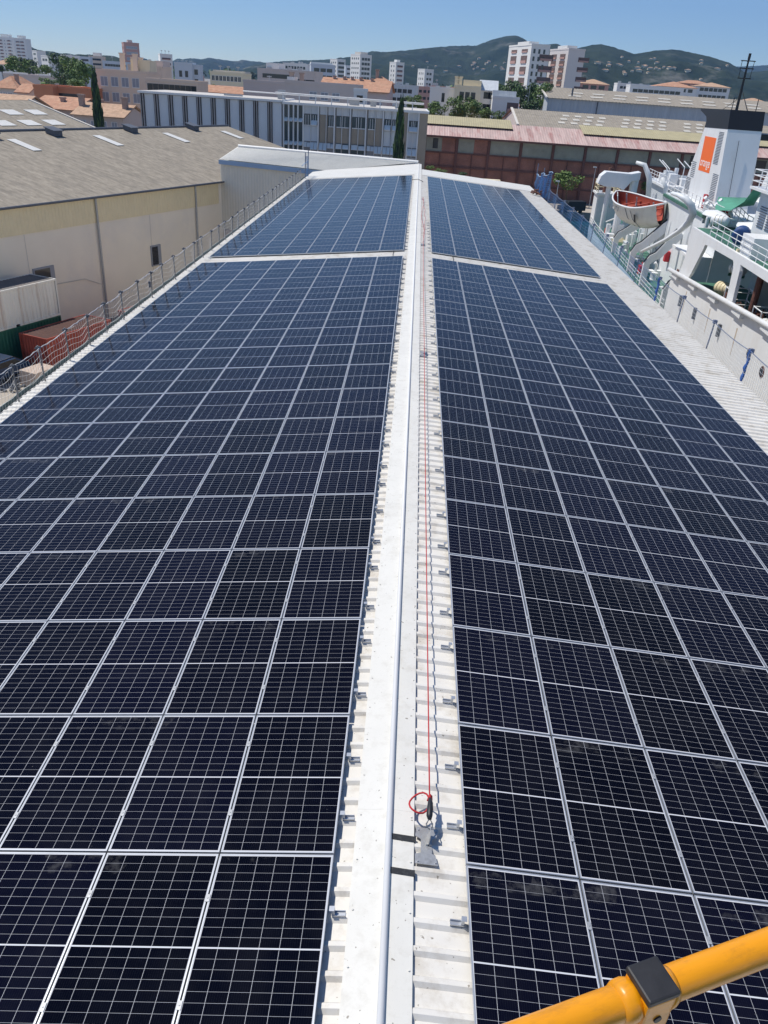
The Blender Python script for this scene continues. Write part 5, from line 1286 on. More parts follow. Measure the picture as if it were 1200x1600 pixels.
for z_ in (HH-3.05, HH-5.6, HH-8.2):
    mb = MB(); mb.box(0, LW, -.04, .12, z_-.12, z_+.12); mb.build('steel_beam', M['steel_red'], ha)
rz1 = at(800, 194, HY+6)[2]-GROUND
mb = MB(); mb.grid(corrugated(Vector((-.5, -.8, HH-.15)), Vector((LW, 0, 0)), Vector((0, 9.0, 2.55)), .5, .05, (0, -.3, 1))); mb.build('red_roof', M['pink_roof'], ha)
mb = MB(); mb.box(-.4, LW, -.85, -.78, HH-.35, HH-.02); mb.build('eave', M['steel_red'], ha)
# left clerestory strip and right clerestory strip with olive sheets
x1 = reach(o, Vector((1,0,0)), 805, 190)
rb = HH-.15+2.55
def clere(xa, xb, nm='clerestory_roof'):
    mb = MB(); mb.box(xa, xb, 5.6, 8.8, HH-.5, HH+1.75); mb.build('clerestory_gap', M['steel_red'], ha)
    mb = MB(); mb.grid(corrugated(Vector((xa-.3, 4.6, HH+1.75)), Vector((xb-xa+.6, 0, 0)), Vector((0, 6.5, 1.35)), .45, .05, (0, -.2, 1))); mb.build(nm, M['olive_roof'], ha)
    mb = MB(); mb.prism([(xb+.1, 4.6, HH+1.7), (xb+.1, 11, HH+3.0), (xb+.1, 11, HH+.5), (xb+.1, 4.6, HH+1.0)], (.15, 0, 0)); mb.build('clerestory_end', M['steel_red'], ha)
clere(-.2, x1)
xr0 = reach(o, Vector((1,0,0)), 922, 205); clere(xr0, LW-.5)
xg = reach(o, Vector((1,0,0)), 819, 195); RT = at(838, 172, HY+24)[2]-GROUND; print('RT', RT, 'rb', rb)
mb = MB(); mb.prism([(xg, 8.2, 0), (xg, 46, 0), (xg, 46, rb), (xg, 24, RT-.25), (xg, 8.2, rb-.3)], (LW-xg, 0, 0)); mb.build('upper_wall', M['w_grey'], ha)
mb = MB(); mb.grid(corrugated(Vector((xg-.4, 8.0, rb-.1)), Vector((LW-xg+.4, 0, 0)), Vector((0, 16.1, RT-rb+.1)), .5, .06, (0, -.3, 1))); mb.grid(corrugated(Vector((xg-.4, 46.5, rb-.1)), Vector((LW-xg+.4, 0, 0)), Vector((0, -22.5, RT-rb+.1)), .5, .06, (0, .3, 1))); mb.build('grey_roof', M['fibre'], ha)
mb = MB(); mb.prism([(xg-.6, 8, rb), (xg-.6, 24, RT+.0), (xg-.6, 24, RT+.25), (xg-.6, 8, rb+.25)], (.5, 0, 0)); mb.build('verge', M['fibre_edge'], ha)
for rw in range(3):
    for i in range(16):
        if i % 5 == 4: continue
        x = xg+8.5+2.6*i+(.9*rw if rw else 0); yy = 12.3+3.4*rw; zz = rb-.1+(yy-8)*(RT-rb+.1)/16.1+.08
        if x > LW-2: continue
        mb = MB(); mb.prism([(x, yy, zz), (x+1.4, yy, zz), (x+1.4, yy+1.7, zz+1.7*(RT-rb+.1)/16.1), (x, yy+1.7, zz+1.7*(RT-rb+.1)/16.1)], (0, 0, .03)); mb.build('roof_light', M['skylight_dull'], ha)
# grey clad warehouse behind it
o = Vector((at(857, 151, 235)[0], 235, 0)); gz = at(857, 151, 235)[2]
gw = thing('metal_warehouse', 'big blue-grey clad warehouse with pale roof lights behind the brick hangar', 'building', (o.x, 235, GROUND), RAD(-2.0))
GH = gz-GROUND; GL = 130
mb = MB(); mb.box(0.2, GL, .5, 50, 0, GH-.6); mb.build('wall', M['grey_clad'], gw)
mb = MB(); mb.grid(corrugated(Vector((0, .4, 0)), Vector((GL, 0, 0)), Vector((0, 0, GH-.2)), 1.0, .10, (0, -1, 0))); mb.build('cladding', M['grey_clad'], gw)
mb = MB(); mb.prism([(0.2,.6,GH-.7),(0.2,49,GH-.7),(0.2,25,GH+2.0)], (GL-.3,0,0)); mb.build('gable', M['grey_clad'], gw)
mb = MB(); mb.grid(corrugated(Vector((-.4, -.4, GH-.25)), Vector((GL, 0, 0)), Vector((0, 25.4, 2.75)), .9, .08, (0, -.1, 1))); mb.grid(corrugated(Vector((-.4, 50.4, GH-.25)), Vector((GL, 0, 0)), Vector((0, -25.4, 2.75)), .9, .08, (0, .1, 1))); mb.build('roof', M['fibre'], gw)
mb = MB(); mb.prism([(-.6, -.4, GH-.35), (-.6, 25, GH+2.45), (-.6, 25, GH+2.75), (-.6, -.4, GH+.0)], (.4, 0, 0)); mb.build('verge', M['fibre_edge'], gw)
for i in range(20):
    for rw, yy in enumerate((5, 12)):
        x = 6+6.1*i+(1.5*rw); zz = GH-.25+(yy+.4)*2.75/25.4+.1
        mb = MB(); mb.prism([(x, yy, zz), (x+3.4, yy, zz), (x+3.4, yy+2.6, zz+.28), (x, yy+2.6, zz+.28)], (0, 0, .03)); mb.build('roof_light', M['skylight_dull'], gw)
for u in (872, 905, 938, 971):
    x = reach(o, Vector((math.cos(RAD(-2)), math.sin(RAD(-2)), 0)), u, 172); mb = MB(); mb.box(x-.8, x+.8, .15, .6, GH-5.0, GH-3.6); mb.build('window', M['window'], gw)
for u in (898, ): x = reach(o, Vector((1, 0, 0)), u, 150); mb = MB(); mb.tube([(x, 6, GH), (x, 6, GH+2.4)], .25, 8); mb.build('flue', M['dark_steel'], gw)
x = reach(o, Vector((1,0,0)), 933, 165); mb = MB(); mb.tube([(x, .15, .1), (x, .15, GH-.3)], .14, 6); mb.build('downpipe', M['dark_steel'], gw)

G = dict
# near apartments and houses, left
block('apartment_building', 'beige five-storey apartment block beside the tall cypress', 'apartment block', 150, 111, 178, 226, 'w_beige', rot=4, D=14,
      wins=[G(face='f', rows=6, cols=4, w=1.35, h=1.6, top=.9, dz=2.85, margin=.4, style='shut', x1=9.0)], extras=[ex_chim(.45, .72, m='w_beige', h=3.4, w=.9), ex_box('w_cream', .60, 1.0, .35, .8, 2.6, 'roof_hut')])
block('apartment_building', 'tan rooftop block with a conservatory strip behind the beige apartments', 'apartment block', 200, 104, 200, 252, 'w_beige', rot=3, D=10, wins=[G(face='f', rows=1, cols=3, w=1.2, h=1.2, top=.6, style='dark')], extras=[ex_chim(.05, .3, m='w_beige', h=1.8, w=.8), ex_box('w_pink', .75, 1.0, .2, .9, 1.6), ex_bands(1, 3, 'shutter', .7, 4.5, .3, 1.0)])
block('apartment_building', 'low tan block with dark openings left of the cream apartments', 'apartment block', 228, 126, 165, 308, 'w_beige', rot=2, D=10, wins=[G(face='f', rows=1, cols=9, w=1.0, h=1.7, top=.4, margin=.2, style='dark')])
block('apartment_building', 'pale blue-white apartment block with dark window strips, left of the hills', 'apartment block', 272, 99, 300, 300, 'w_blue', rot=8, D=12, uL=None,
      wins=[G(face='f', rows=4, cols=2, w=1.0, h=1.9, top=2, dz=2.9, margin=1, style='dark')], extras=[ex_mast(.1,.35,.6,.8, h=1.2)])
block('apartment_building', 'narrow pale block joined to the blue-white apartments', 'apartment block', 300, 103, 302, 312, 'w_blue', rot=8, D=10, wins=[G(face='f', rows=2, cols=1, w=1.2, h=1.6, top=1, style='dark')])
block('apartment_building', 'cream apartment block with three rows of windows in front of the far hills', 'apartment block', 328, 113.5, 270, 379, 'w_cream', rot=-3, D=11,
      wins=[G(face='f', rows=3, cols=8, w=.85, h=1.25, top=.7, dz=2.6, margin=.4, style='glass')], extras=[ex_mast(.2,.45,.75, h=2.2), ex_box('w_grey', .0, 1.0, .3, .9, .9, 'roof_slab')])
block('apartment_building', 'plain grey-pink block with a blank wall right of the cream apartments', 'building', 380, 128, 180, 465, 'w_pink', rot=-1, D=12, wins=[G(face='f', rows=1, cols=2, w=1.0, h=1.8, top=2.6, style='shut', x0=8, x1=12)], extras=[ex_mast(.4, h=1.5)])
block('apartment_building', 'pink-grey block with dark balconies behind the blank-walled one', 'apartment block', 402, 108, 330, 492, 'w_pink', rot=-6, D=14,
      wins=[G(face='f', rows=2, cols=3, w=4.0, h=1.4, top=1.2, dz=3.0, style='dark', x0=2, x1=14), G(face='f', rows=2, cols=2, w=3.4, h=1.2, top=2.4, dz=3.4, style='dark', x0=15, x1=22)], extras=[ex_box('w_white', .12, .34, .2, .8, 2.4), ex_vents(4)])
block('apartment_building', 'white flat-topped block behind the balconied pink-grey one', 'apartment block', 442, 99, 480, 481, 'w_white', rot=-5, D=14, wins=[G(face='f', rows=3, cols=7, w=1.2, h=1.3, top=1, style='dark')], extras=[ex_vents(5, 3)])
block('apartment_building', 'pale blue apartment block with shaded balconies left of the twin white towers', 'apartment block', 486, 101, 420, 524, 'w_blue', rot=14, uL=484, wins=[G(face='f', rows=5, cols=3, w=2.6, h=1.5, top=1.2, dz=2.9, style='dark')], extras=[ex_box('w_white', .0, .9, .2, .8, 1.2)])
block('house', 'long grey house with a terracotta roof above the glazed wing', 'house', 500, 137, 190, 606, 'w_pink', rot=-3, D=14, roof='gable_x', roofm='tile', rh=2.0, wins=[G(face='f', rows=1, cols=4, w=1.1, h=1.4, top=2.2, style='shut', x0=10)], extras=[ex_chim(.15,.3,.42,.55,.72, h=2.3, y=.45, w=.6)])
block('house', 'taller pink house under a hipped terracotta roof, right of the long terracotta one', 'house', 578, 128.5, 196, 609, 'w_pink', rot=-4, D=7, roof='hip', roofm='tile', rh=1.3, wins=[G(face='f', rows=2, cols=2, w=.9, h=1.2, top=1.2, style='shut')], extras=[ex_chim(.3, h=2.4)])
block('house', 'flat grey annex with small windows in front of the terracotta houses', 'house', 445, 129.5, 150, 560, 'w_pink', rot=-2, D=8, wins=[G(face='f', rows=1, cols=3, w=1.2, h=1.1, top=1.1, style='shut', x0=4, x1=10)], extras=[ex_chim(.06,.2, h=1.5), ex_box('w_white', .02,.12,.1,.5,1.0)])
block('house', 'small white stair house by the roof rail of the glazed wing', 'house', 553, 143, 140, 572, 'w_white', rot=0, D=4, wins=[G(face='f', rows=1, cols=1, w=1.0, h=1.0, top=.5, style='dark')])
# towers
block('tower_block', 'tall white tower with a shaded dark right side, centre of the skyline', 'tower block', 563, 86, 620, 581, 'w_white', rot=32, uL=548, wins=[G(face='l', rows=12, cols=4, w=1.4, h=1.2, top=1.5, dz=2.9, style='dark'), G(face='f', rows=12, cols=3, w=1.9, h=1.6, top=1.5, dz=2.9, style='dark')], extras=[ex_box('w_grey', .2,.8,.2,.8,2)])
block('tower_block', 'pale stepped tower left of the tall white one', 'tower block', 527, 93, 700, 540, 'w_white', rot=35, uL=516, wins=[G(face='l', rows=8, cols=3, w=1.4, h=1.2, top=1.5, dz=2.9, style='dark'), G(face='f', rows=8, cols=3, w=2.0, h=1.6, top=1.5, dz=2.9, style='dark')])
block('tower_block', 'narrow blue-grey block between the stepped tower and the tall white one', 'tower block', 540, 103, 640, 551, 'w_blue', rot=10, D=10, wins=[G(face='f', rows=6, cols=2, w=1.6, h=1.2, top=1.2, dz=2.9, style='dark')])
block('tower_block', 'white tower with pinkish window columns, right of the tall white one', 'tower block', 619, 98, 640, 632, 'w_white', rot=28, uL=609, wins=[G(face='l', rows=9, cols=2, w=1.2, h=1.3, top=1.5, dz=2.9, style='dark'), G(face='f', rows=9, cols=3, w=1.5, h=1.3, top=1.5, dz=2.9, style='loggia')], extras=[ex_box('w_white', .3,.7,.3,.7,2)])
block('tower_block', 'lower white tower behind the white courtyard flats', 'tower block', 664, 109, 560, 678, 'w_white', rot=25, uL=653, wins=[G(face='l', rows=4, cols=3, w=1.0, h=1.2, top=1.5, dz=2.9, style='dark'), G(face='f', rows=4, cols=2, w=1.4, h=1.3, top=1.5, dz=2.9, style='dark')], extras=[ex_mast(.6, h=2)])
block('tower_block', 'rose-red tower standing alone above the roofs on the left', 'tower block', 193, 67, 520, 217, 'w_rose', rot=24, uL=190, wins=[G(face='f', rows=9, cols=6, w=1.0, h=1.2, top=1.5, dz=2.9, style='shut'), G(face='l', rows=9, cols=2, w=1.6, h=1.2, top=1.5, dz=2.9, style='loggia')], extras=[ex_box('w_grey', .3,.6,.2,.8,1.8)])
for nm_, u0_, vt_, u1_, Y_, wm_ in (('pale tower slab with balcony columns at the far left edge, the bigger one', -8, 57.5, 20, 900, 'w_white'), ('pale tower slab next to the hill at the far left, the narrower one', 21, 60, 39, 880, 'w_white')):
    block('tower_block', nm_, 'tower block', u0_, vt_, Y_, u1_, wm_, rot=3, D=14, wins=[G(face='f', rows=13, cols=2, w=3.0, h=1.3, top=2, dz=2.9, style='loggia'), G(face='f', rows=13, cols=5, w=.9, h=1.1, top=2.2, dz=2.9, style='shut')], extras=[ex_box('w_white', .25,.7,.2,.8,3)])
block('tower_block', 'small pale tower with white balconies right of the far left slabs', 'tower block', 57, 80, 640, 71, 'w_white', rot=42, uL=50, wins=[G(face='l', rows=6, cols=1, w=5.0, h=1.2, top=1.2, dz=2.9, style='dark')])
block('apartment_building', 'white stepped block leaning over the trees on the left', 'apartment block', 75, 88.5, 480, 92, 'w_white', rot=44, uL=64, wins=[G(face='l', rows=5, cols=2, w=3.0, h=1.2, top=1, dz=2.9, style='dark'), G(face='f', rows=4, cols=2, w=1.0, h=1.0, top=1.6, style='shut')])
block('apartment_building', 'row of white sawtooth flats on the left skyline', 'apartment block', 100, 87, 560, 124, 'w_white', rot=34, uL=95, wins=[G(face='f', rows=4, cols=5, w=1.6, h=1.3, top=1, dz=2.9, style='dark')], extras=[ex_vents(4, 7)])
block('apartment_building', 'second row of sawtooth flats left of the rose-red tower', 'apartment block', 124, 89, 600, 140, 'w_blue', rot=12, D=12, wins=[G(face='f', rows=4, cols=4, w=1.6, h=1.3, top=1, dz=2.9, style='dark')])
block('apartment_building', 'pale pink block with a rooftop hut just left of the rose-red tower', 'apartment block', 138, 88, 620, 160, 'w_beige', rot=10, D=12, wins=[G(face='f', rows=4, cols=5, w=1.4, h=1.2, top=1, dz=2.9, style='dark')], extras=[ex_box('w_white', .3,.8,.2,.8,2.6)])
block('apartment_building', 'pale slab right of the rose-red tower behind the tan rooftops', 'apartment block', 218, 96, 560, 248, 'w_white', rot=4, D=12, wins=[G(face='f', rows=3, cols=7, w=1.4, h=1.2, top=1, dz=2.9, style='dark')], extras=[ex_vents(4, 2)])
block('apartment_building', 'low white slab between the sawtooth flats and the rose-red tower', 'apartment block', 160, 96, 500, 200, 'w_blue', rot=4, D=12, wins=[G(face='f', rows=3, cols=8, w=1.4, h=1.2, top=1, dz=2.9, style='dark')], extras=[ex_mast(.3, h=3)])
block('tower_block', 'white tower topped with aerials left of the blue-white apartments', 'tower block', 250, 85, 560, 269, 'w_white', rot=22, uL=247, wins=[G(face='f', rows=5, cols=5, w=1.2, h=1.2, top=1.6, dz=2.9, style='loggia')], extras=[ex_mast(.2,.5,.8, h=2.5)])
# red and white twin towers on the right
block('tower_block', 'white tower with rounded red-brown loggias, left one of the twin towers', 'tower block', 831, 70.5, 300, 860, 'w_white', rot=13, uL=796, D=None,
      wins=[G(face='l', rows=1, cols=2, w=6.2, h=1.0, top=1.0, style='loggia', margin=.8), G(face='l', rows=6, cols=2, w=6.4, h=2.3, top=2.9, dz=3.3, style='loggia', margin=.8), G(face='f', rows=10, cols=3, w=.7, h=1.3, top=1.0, dz=2.2, style='dark', margin=.3, x1=5.5), G(face='f', rows=5, cols=1, w=5.0, h=1.8, top=2.4, dz=3.3, style='loggia', x0=6)], extras=[ex_box('w_white', -.02,.5,.1,.6,1.2)])
block('tower_block', 'pinkish-white tower with rows of loggias, right one of the twin towers', 'tower block', 889, 77.5, 305, 915, 'w_palepink', rot=13, uL=860,
      wins=[G(face='l', rows=10, cols=2, w=4.9, h=1.5, top=1.2, dz=2.05, style='loggia', margin=.7), G(face='f', rows=7, cols=1, w=4.0, h=1.4, top=2.0, dz=2.9, style='loggia', x0=7)], extras=[ex_box('w_white', .0,.6,.1,.6,1.3)])
# white courtyard flats
block('apartment_building', 'white wing with one dark slit window in front of the courtyard trees', 'apartment block', 672, 138, 240, 711, 'w_white', rot=-3, D=12, wins=[G(face='f', rows=1, cols=1, w=.8, h=2.2, top=.9, style='dark', x0=3, x1=4.5)], extras=[ex_box('w_rose', .0, 1.0, .3, .9, .7, 'roof_slab'), ex_vents(3, 4)])
block('apartment_building', 'cream stair block of the courtyard flats with two round roof drums', 'apartment block', 711, 136, 236, 752, 'w_cream', rot=-3, D=11, wins=[G(face='f', rows=3, cols=3, w=1.2, h=1.9, top=1.0, dz=3.0, style='dark')], extras=[ex_box('w_cream', .3, 1.0, .2, .8, 1.9), ex_chim(.05,.17, m='w_cream', h=2.4, w=1.2)])
block('apartment_building', 'pale block under a blue-grey glossy roof beside the courtyard flats', 'apartment block', 751, 140, 238, 776, 'w_white', rot=-3, D=10, roof='gable_x', roofm='grey_clad', rh=2.2, wins=[G(face='f', rows=3, cols=3, w=1.1, h=1.6, top=.5, dz=2.9, style='dark')])
block('apartment_building', 'white block with one tall dark grid window, right end of the courtyard flats', 'apartment block', 770, 153, 226, 812, 'w_white', rot=-3, D=12, wins=[G(face='f', rows=3, cols=1, w=2.9, h=2.2, top=.8, dz=2.25, style='loggia', x0=3.6, x1=7)], extras=[ex_box('grey_clad', .0, .9, .4, .9, 1.8)])
block('apartment_building', 'dark blue-grey flats between the terracotta house and the courtyard trees', 'apartment block', 608, 133, 330, 650, 'grey_clad', rot=-5, D=12, wins=[G(face='f', rows=4, cols=4, w=1.6, h=1.3, top=1, style='dark')], extras=[ex_vents(3, 8)])
block('apartment_building', 'low rose-roofed building in front of the lower white tower', 'building', 636, 135, 420, 700, 'w_rose', rot=-4, D=14, wins=[G(face='f', rows=2, cols=8, w=1.4, h=1.2, top=1, style='dark')], extras=[ex_mast(.7, h=4), ex_vents(4, 9)])
# residences on the right
block('house', 'pink house with a wide terracotta roof right of the twin towers', 'house', 905, 129.5, 400, 952, 'w_rose', rot=-4, D=12, roof='hip', roofm='tile_pale', rh=1.9, wins=[G(face='f', rows=2, cols=3, w=2.6, h=1.5, top=.6, dz=2.8, style='dark')])
block('apartment_building', 'long white terrace with dark balconies above the grey warehouse roof', 'apartment block', 985, 134, 380, 1070, 'w_white', rot=-3, D=10, wins=[G(face='f', rows=2, cols=9, w=2.0, h=1.2, top=1, style='dark')], extras=[ex_bands(1, 3, 'grey_clad', 1.2, 3.0, -.3, .8)])
block('apartment_building', 'white pavilion with an orange terracotta roof behind the white terrace', 'house', 1028, 134, 400, 1090, 'w_white', rot=-3, D=20, roof='hip', roofm='tile', rh=2.2, wins=[G(face='f', rows=2, cols=5, w=2.0, h=1.3, top=.6, style='dark')])
block('house', 'white villa with a pale tile roof and orange ground floor, far right', 'house', 1090, 134, 420, 1142, 'w_white', rot=-6, D=14, roof='hip', roofm='tile_pale', rh=1.8, wins=[G(face='f', rows=2, cols=6, w=1.8, h=1.4, top=.6, dz=2.9, style='dark')])
block('house', 'rose-roofed houses peeking above the orange pavilion roof', 'house', 1060, 129, 470, 1112, 'w_rose', rot=-5, D=12, roof='hip', roofm='tile', rh=1.6, wins=[G(face='f', rows=1, cols=5, w=1.4, h=1.1, top=.6, style='dark')])
block('house', 'long low white building left of the terrace', 'house', 965, 131, 430, 1020, 'w_white', rot=-3, D=10, wins=[G(face='f', rows=1, cols=8, w=1.4, h=1.1, top=.8, style='dark')], extras=[ex_vents(3, 6)])
block('house', 'small pale houses with tiled roofs at the far right edge', 'house', 1160, 158, 420, 1200, 'w_cream', rot=-6, D=10, roof='hip', roofm='tile_pale', rh=1.6, wins=[G(face='f', rows=1, cols=4, w=1.5, h=1.3, top=.6, style='dark')])
# old houses on the left
block('house', 'mauve house with a pale terracotta gable roof in front of the beige apartments', 'house', 115, 177.5, 138, 191, 'w_pink', rot=-4, D=10, uL=None, roof='gable_x', roofm='tile_pale', rh=1.5, wins=[G(face='f', rows=1, cols=4, w=.85, h=1.5, top=.9, style='shut', margin=.6)], extras=[ex_chim(.0,.9, h=2.6, y=.35, w=.8), ex_chim(.3, h=2.0, y=.55, w=.6)])
block('house', 'grey shuttered house under a terracotta roof at the left edge', 'house', -12, 136, 190, 26, 'w_grey', rot=-6, D=10, roof='hip', roofm='tile', rh=2.4, wins=[G(face='f', rows=1, cols=3, w=1.0, h=1.7, top=.9, style='shut')], extras=[ex_chim(.75, h=2.6)])
block('house', 'orange-walled house with a blank side wall behind the old tiled roofs', 'house', 52, 136, 170, 82, 'w_orange', rot=-2, D=9, wins=[G(face='f', rows=1, cols=1, w=.8, h=.5, top=2.6, style='dark', x0=2, x1=3)])
block('house', 'low orange row house with dark garage openings beside the cypress', 'house', 82, 138.5, 172, 140, 'w_orange', rot=-2, D=8, wins=[G(face='f', rows=1, cols=5, w=1.1, h=1.3, top=.7, style='dark')], extras=[ex_box('w_orange', .4,.62,.1,.9,.6)])
block('house', 'small house under a bright terracotta roof between the orange walls', 'house', 26, 143, 185, 44, 'w_pink', rot=-6, D=7, roof='gable_x', roofm='tile', rh=1.4)
block('house', 'low house with a broad pale tile roof above the far warehouse roof', 'house', -30, 164, 140, 30, 'w_grey', rot=-8, D=9, roof='gable_x', roofm='tile_pale', rh=1.6)
block('house', 'low house with a broad terracotta roof left of the mauve house', 'house', 45, 166, 150, 112, 'w_pink', rot=-10, D=12, roof='gable_x', roofm='tile', rh=1.6, extras=[ex_chim(.55, h=1.5)])
block('building', 'long grey workshop with a white roof rim in front of the left trees', 'building', 5, 117, 250, 89, 'w_pink', rot=-4, D=14, wins=[G(face='f', rows=1, cols=6, w=1.1, h=.9, top=2.6, style='dark')], extras=[ex_box('w_white', .0, .42, .02, .1, .9, 'roof_rim'), ex_box('w_white', .66, .98, .02, .1, .9, 'roof_rim')])
block('house', 'pale house with a rose roof below the far left slabs', 'house', -14, 99, 420, 25, 'w_white', rot=-5, D=14, roof='hip', roofm='tile_pale', rh=2.6, wins=[G(face='f', rows=1, cols=4, w=1.4, h=1.6, top=1.0, style='dark')])
block('house', 'low red-tiled house in front of the cream apartments', 'house', 318, 142.5, 200, 382, 'w_pink', rot=-2, D=8, roof='gable_x', roofm='tile', rh=1.2)
# filler: the far town in front of the hills
rnd = random.Random(11)
for i in range(34):
    u = rnd.uniform(300, 800) if i < 26 else rnd.uniform(-20, 300); v0 = 91+.0683*u
    Y = rnd.uniform(520, 1300); v = v0 + rnd.uniform(1.0, 10); wdt = rnd.uniform(8, 22)
    block('town_building', 'low pale building in the far town in front of the hills', 'building', u, v, Y, u+wdt*520/Y, rnd.choice(['w_white','w_pink','w_grey','w_cream','w_rose','w_blue']), rot=rnd.uniform(-15, 18), D=rnd.uniform(9, 16), roof=rnd.choice(['flat','flat','hip']), roofm=rnd.choice(['tile','tile_pale']), rh=1.8, group='low buildings of the far town')

for i in range(30):
    u = rnd.uniform(575, 700) if i < 16 else rnd.uniform(380, 560); v0 = 91+.0683*u; Y = rnd.uniform(380, 700); v = v0 + rnd.uniform(5, 15); wdt = rnd.uniform(8, 20)
    hh = rnd.randint(2, 4)
    block('town_building', 'low pale building in the far town in front of the hills', 'building', u, v, Y, u+wdt*420/Y, rnd.choice(['w_white','w_pink','w_grey','w_cream','w_blue']), rot=rnd.uniform(-12, 14), D=rnd.uniform(9, 14), roof=rnd.choice(['flat','hip']), roofm=rnd.choice(['tile','tile_pale']), rh=1.6, group='low buildings of the far town', wins=[dict(face='f', rows=hh, cols=4, w=1.0, h=1.2, top=1.0, dz=2.9, style='dark', margin=.6)])

# ------------------------------------------------------------------ trees
def leaf_mesh(name, lobes, n, size, seed, mats, flat=1.0):
    rnd = random.Random(seed); mb = MB(); tot = sum(r[3]**2 for r in lobes)
    for (cx, cy, cz, r, rz) in lobes:
        k = int(n*r*r/tot)
        for _ in range(k):
            d = Vector((rnd.gauss(0,1), rnd.gauss(0,1), rnd.gauss(0,1))).normalized(); q = rnd.uniform(.62, 1.04)
            p = Vector((cx+d.x*r*q, cy+d.y*r*q, cz+d.z*rz*q))
            nn_ = (d + Vector((rnd.gauss(0,.5), rnd.gauss(0,.5), rnd.gauss(.2,.5)))).normalized()
            a = nn_.orthogonal().normalized(); a.rotate(Matrix.Rotation(rnd.uniform(0, 6.28), 3, nn_)); b_ = nn_.cross(a)
            s_ = size*rnd.uniform(.5, 1.25)
            mb.cur = 0 if rnd.random() < .62 else 1
            mb.face([p+a*s_, p+b_*s_*.6, p-a*s_, p-b_*s_*.6])
    return mb.mesh(name, [M[m] for m in mats])
def lobes_round(seed, n=9):
    rnd = random.Random(seed); out = [(0, 0, 0, .62, .6)]
    for i in range(n):
        a = rnd.uniform(0, 6.28); r = rnd.uniform(.35, .72); out.append((math.cos(a)*r, math.sin(a)*r, rnd.uniform(-.45, .6), rnd.uniform(.26, .42), rnd.uniform(.24, .4)))
    return out
CROWN = {}
for k, ms in (('mid', ('leaf_a','leaf_c')), ('bright', ('leaf_b','leaf_a')), ('dark', ('leaf_c','leaf_a'))):
    CROWN[k] = [leaf_mesh('crown', lobes_round(10*i+len(k)), 1500, .085, i+len(k)*3, ms) for i in range(3)]
rcy = random.Random(2)
CONE = leaf_mesh('crown', [(rcy.uniform(-.05, .05), rcy.uniform(-.05, .05), z_, rcy.uniform(.82, 1.15)*(.06+.42*(1-z_)**.45*min(1, .35+z_*4)), .10) for z_ in [i/22 for i in range(1, 22)]], 5200, .06, 5, ('leaf_c', 'leaf_a'))
def trunk_mesh():
    mb = MB(); mb.tube([(0,0,0),(.02,.01,.5),(0,0,1)], [.06,.045,.03], 7); mb.tube([(0,0,.7),(.18,.1,1.05)], [.03,.015], 5); mb.tube([(0,0,.75),(-.16,-.08,1.1)], [.03,.015], 5); mb.tube([(0,0,.6),(.05,-.18,1.0)], [.025,.012], 5)
    return mb.mesh('trunk', M['bark'])
TRUNK = trunk_mesh()
def tree(label, u, v_mid, Y, r_px, kind='mid', vs=1.0, i=0, group=None, name='broadleaf_tree'):
    p = at(u, v_mid, Y); R = r_px*Y/F_PX; t = thing(name, label, 'tree', (p[0], p[1], GROUND), rnd.uniform(0, 6), group)
    c = put(CROWN[kind][i % 3], 'crown', t, (0, 0, p[2]-GROUND)); c.scale = (R, R, R*vs)
    k = put(TRUNK, 'trunk', t); k.scale = (R*1.0, R*1.0, max(1.0, p[2]-GROUND-R*vs*.35))
    return t
def cypress(label, u, v_top, v_bot, Y, w_px):
    a, b = at(u, v_top, Y), at(u, v_bot, Y); H = a[2]-GROUND; t = thing('cypress_tree', label, 'tree', (a[0], a[1], GROUND))
    c = put(CONE, 'crown', t, (0, 0, .5)); s = w_px*Y/F_PX/.60; c.scale = (s, s, H-.5)
    k = put(TRUNK, 'trunk', t); k.scale = (2.5, 2.5, 3.0); return t
cypress('tall dark cypress standing beside the beige apartments on the left', 146, 113, 200, 131, 12)
cypress('tall dark cypress in front of the glazed office wing', 627, 158, 250, 104, 13)
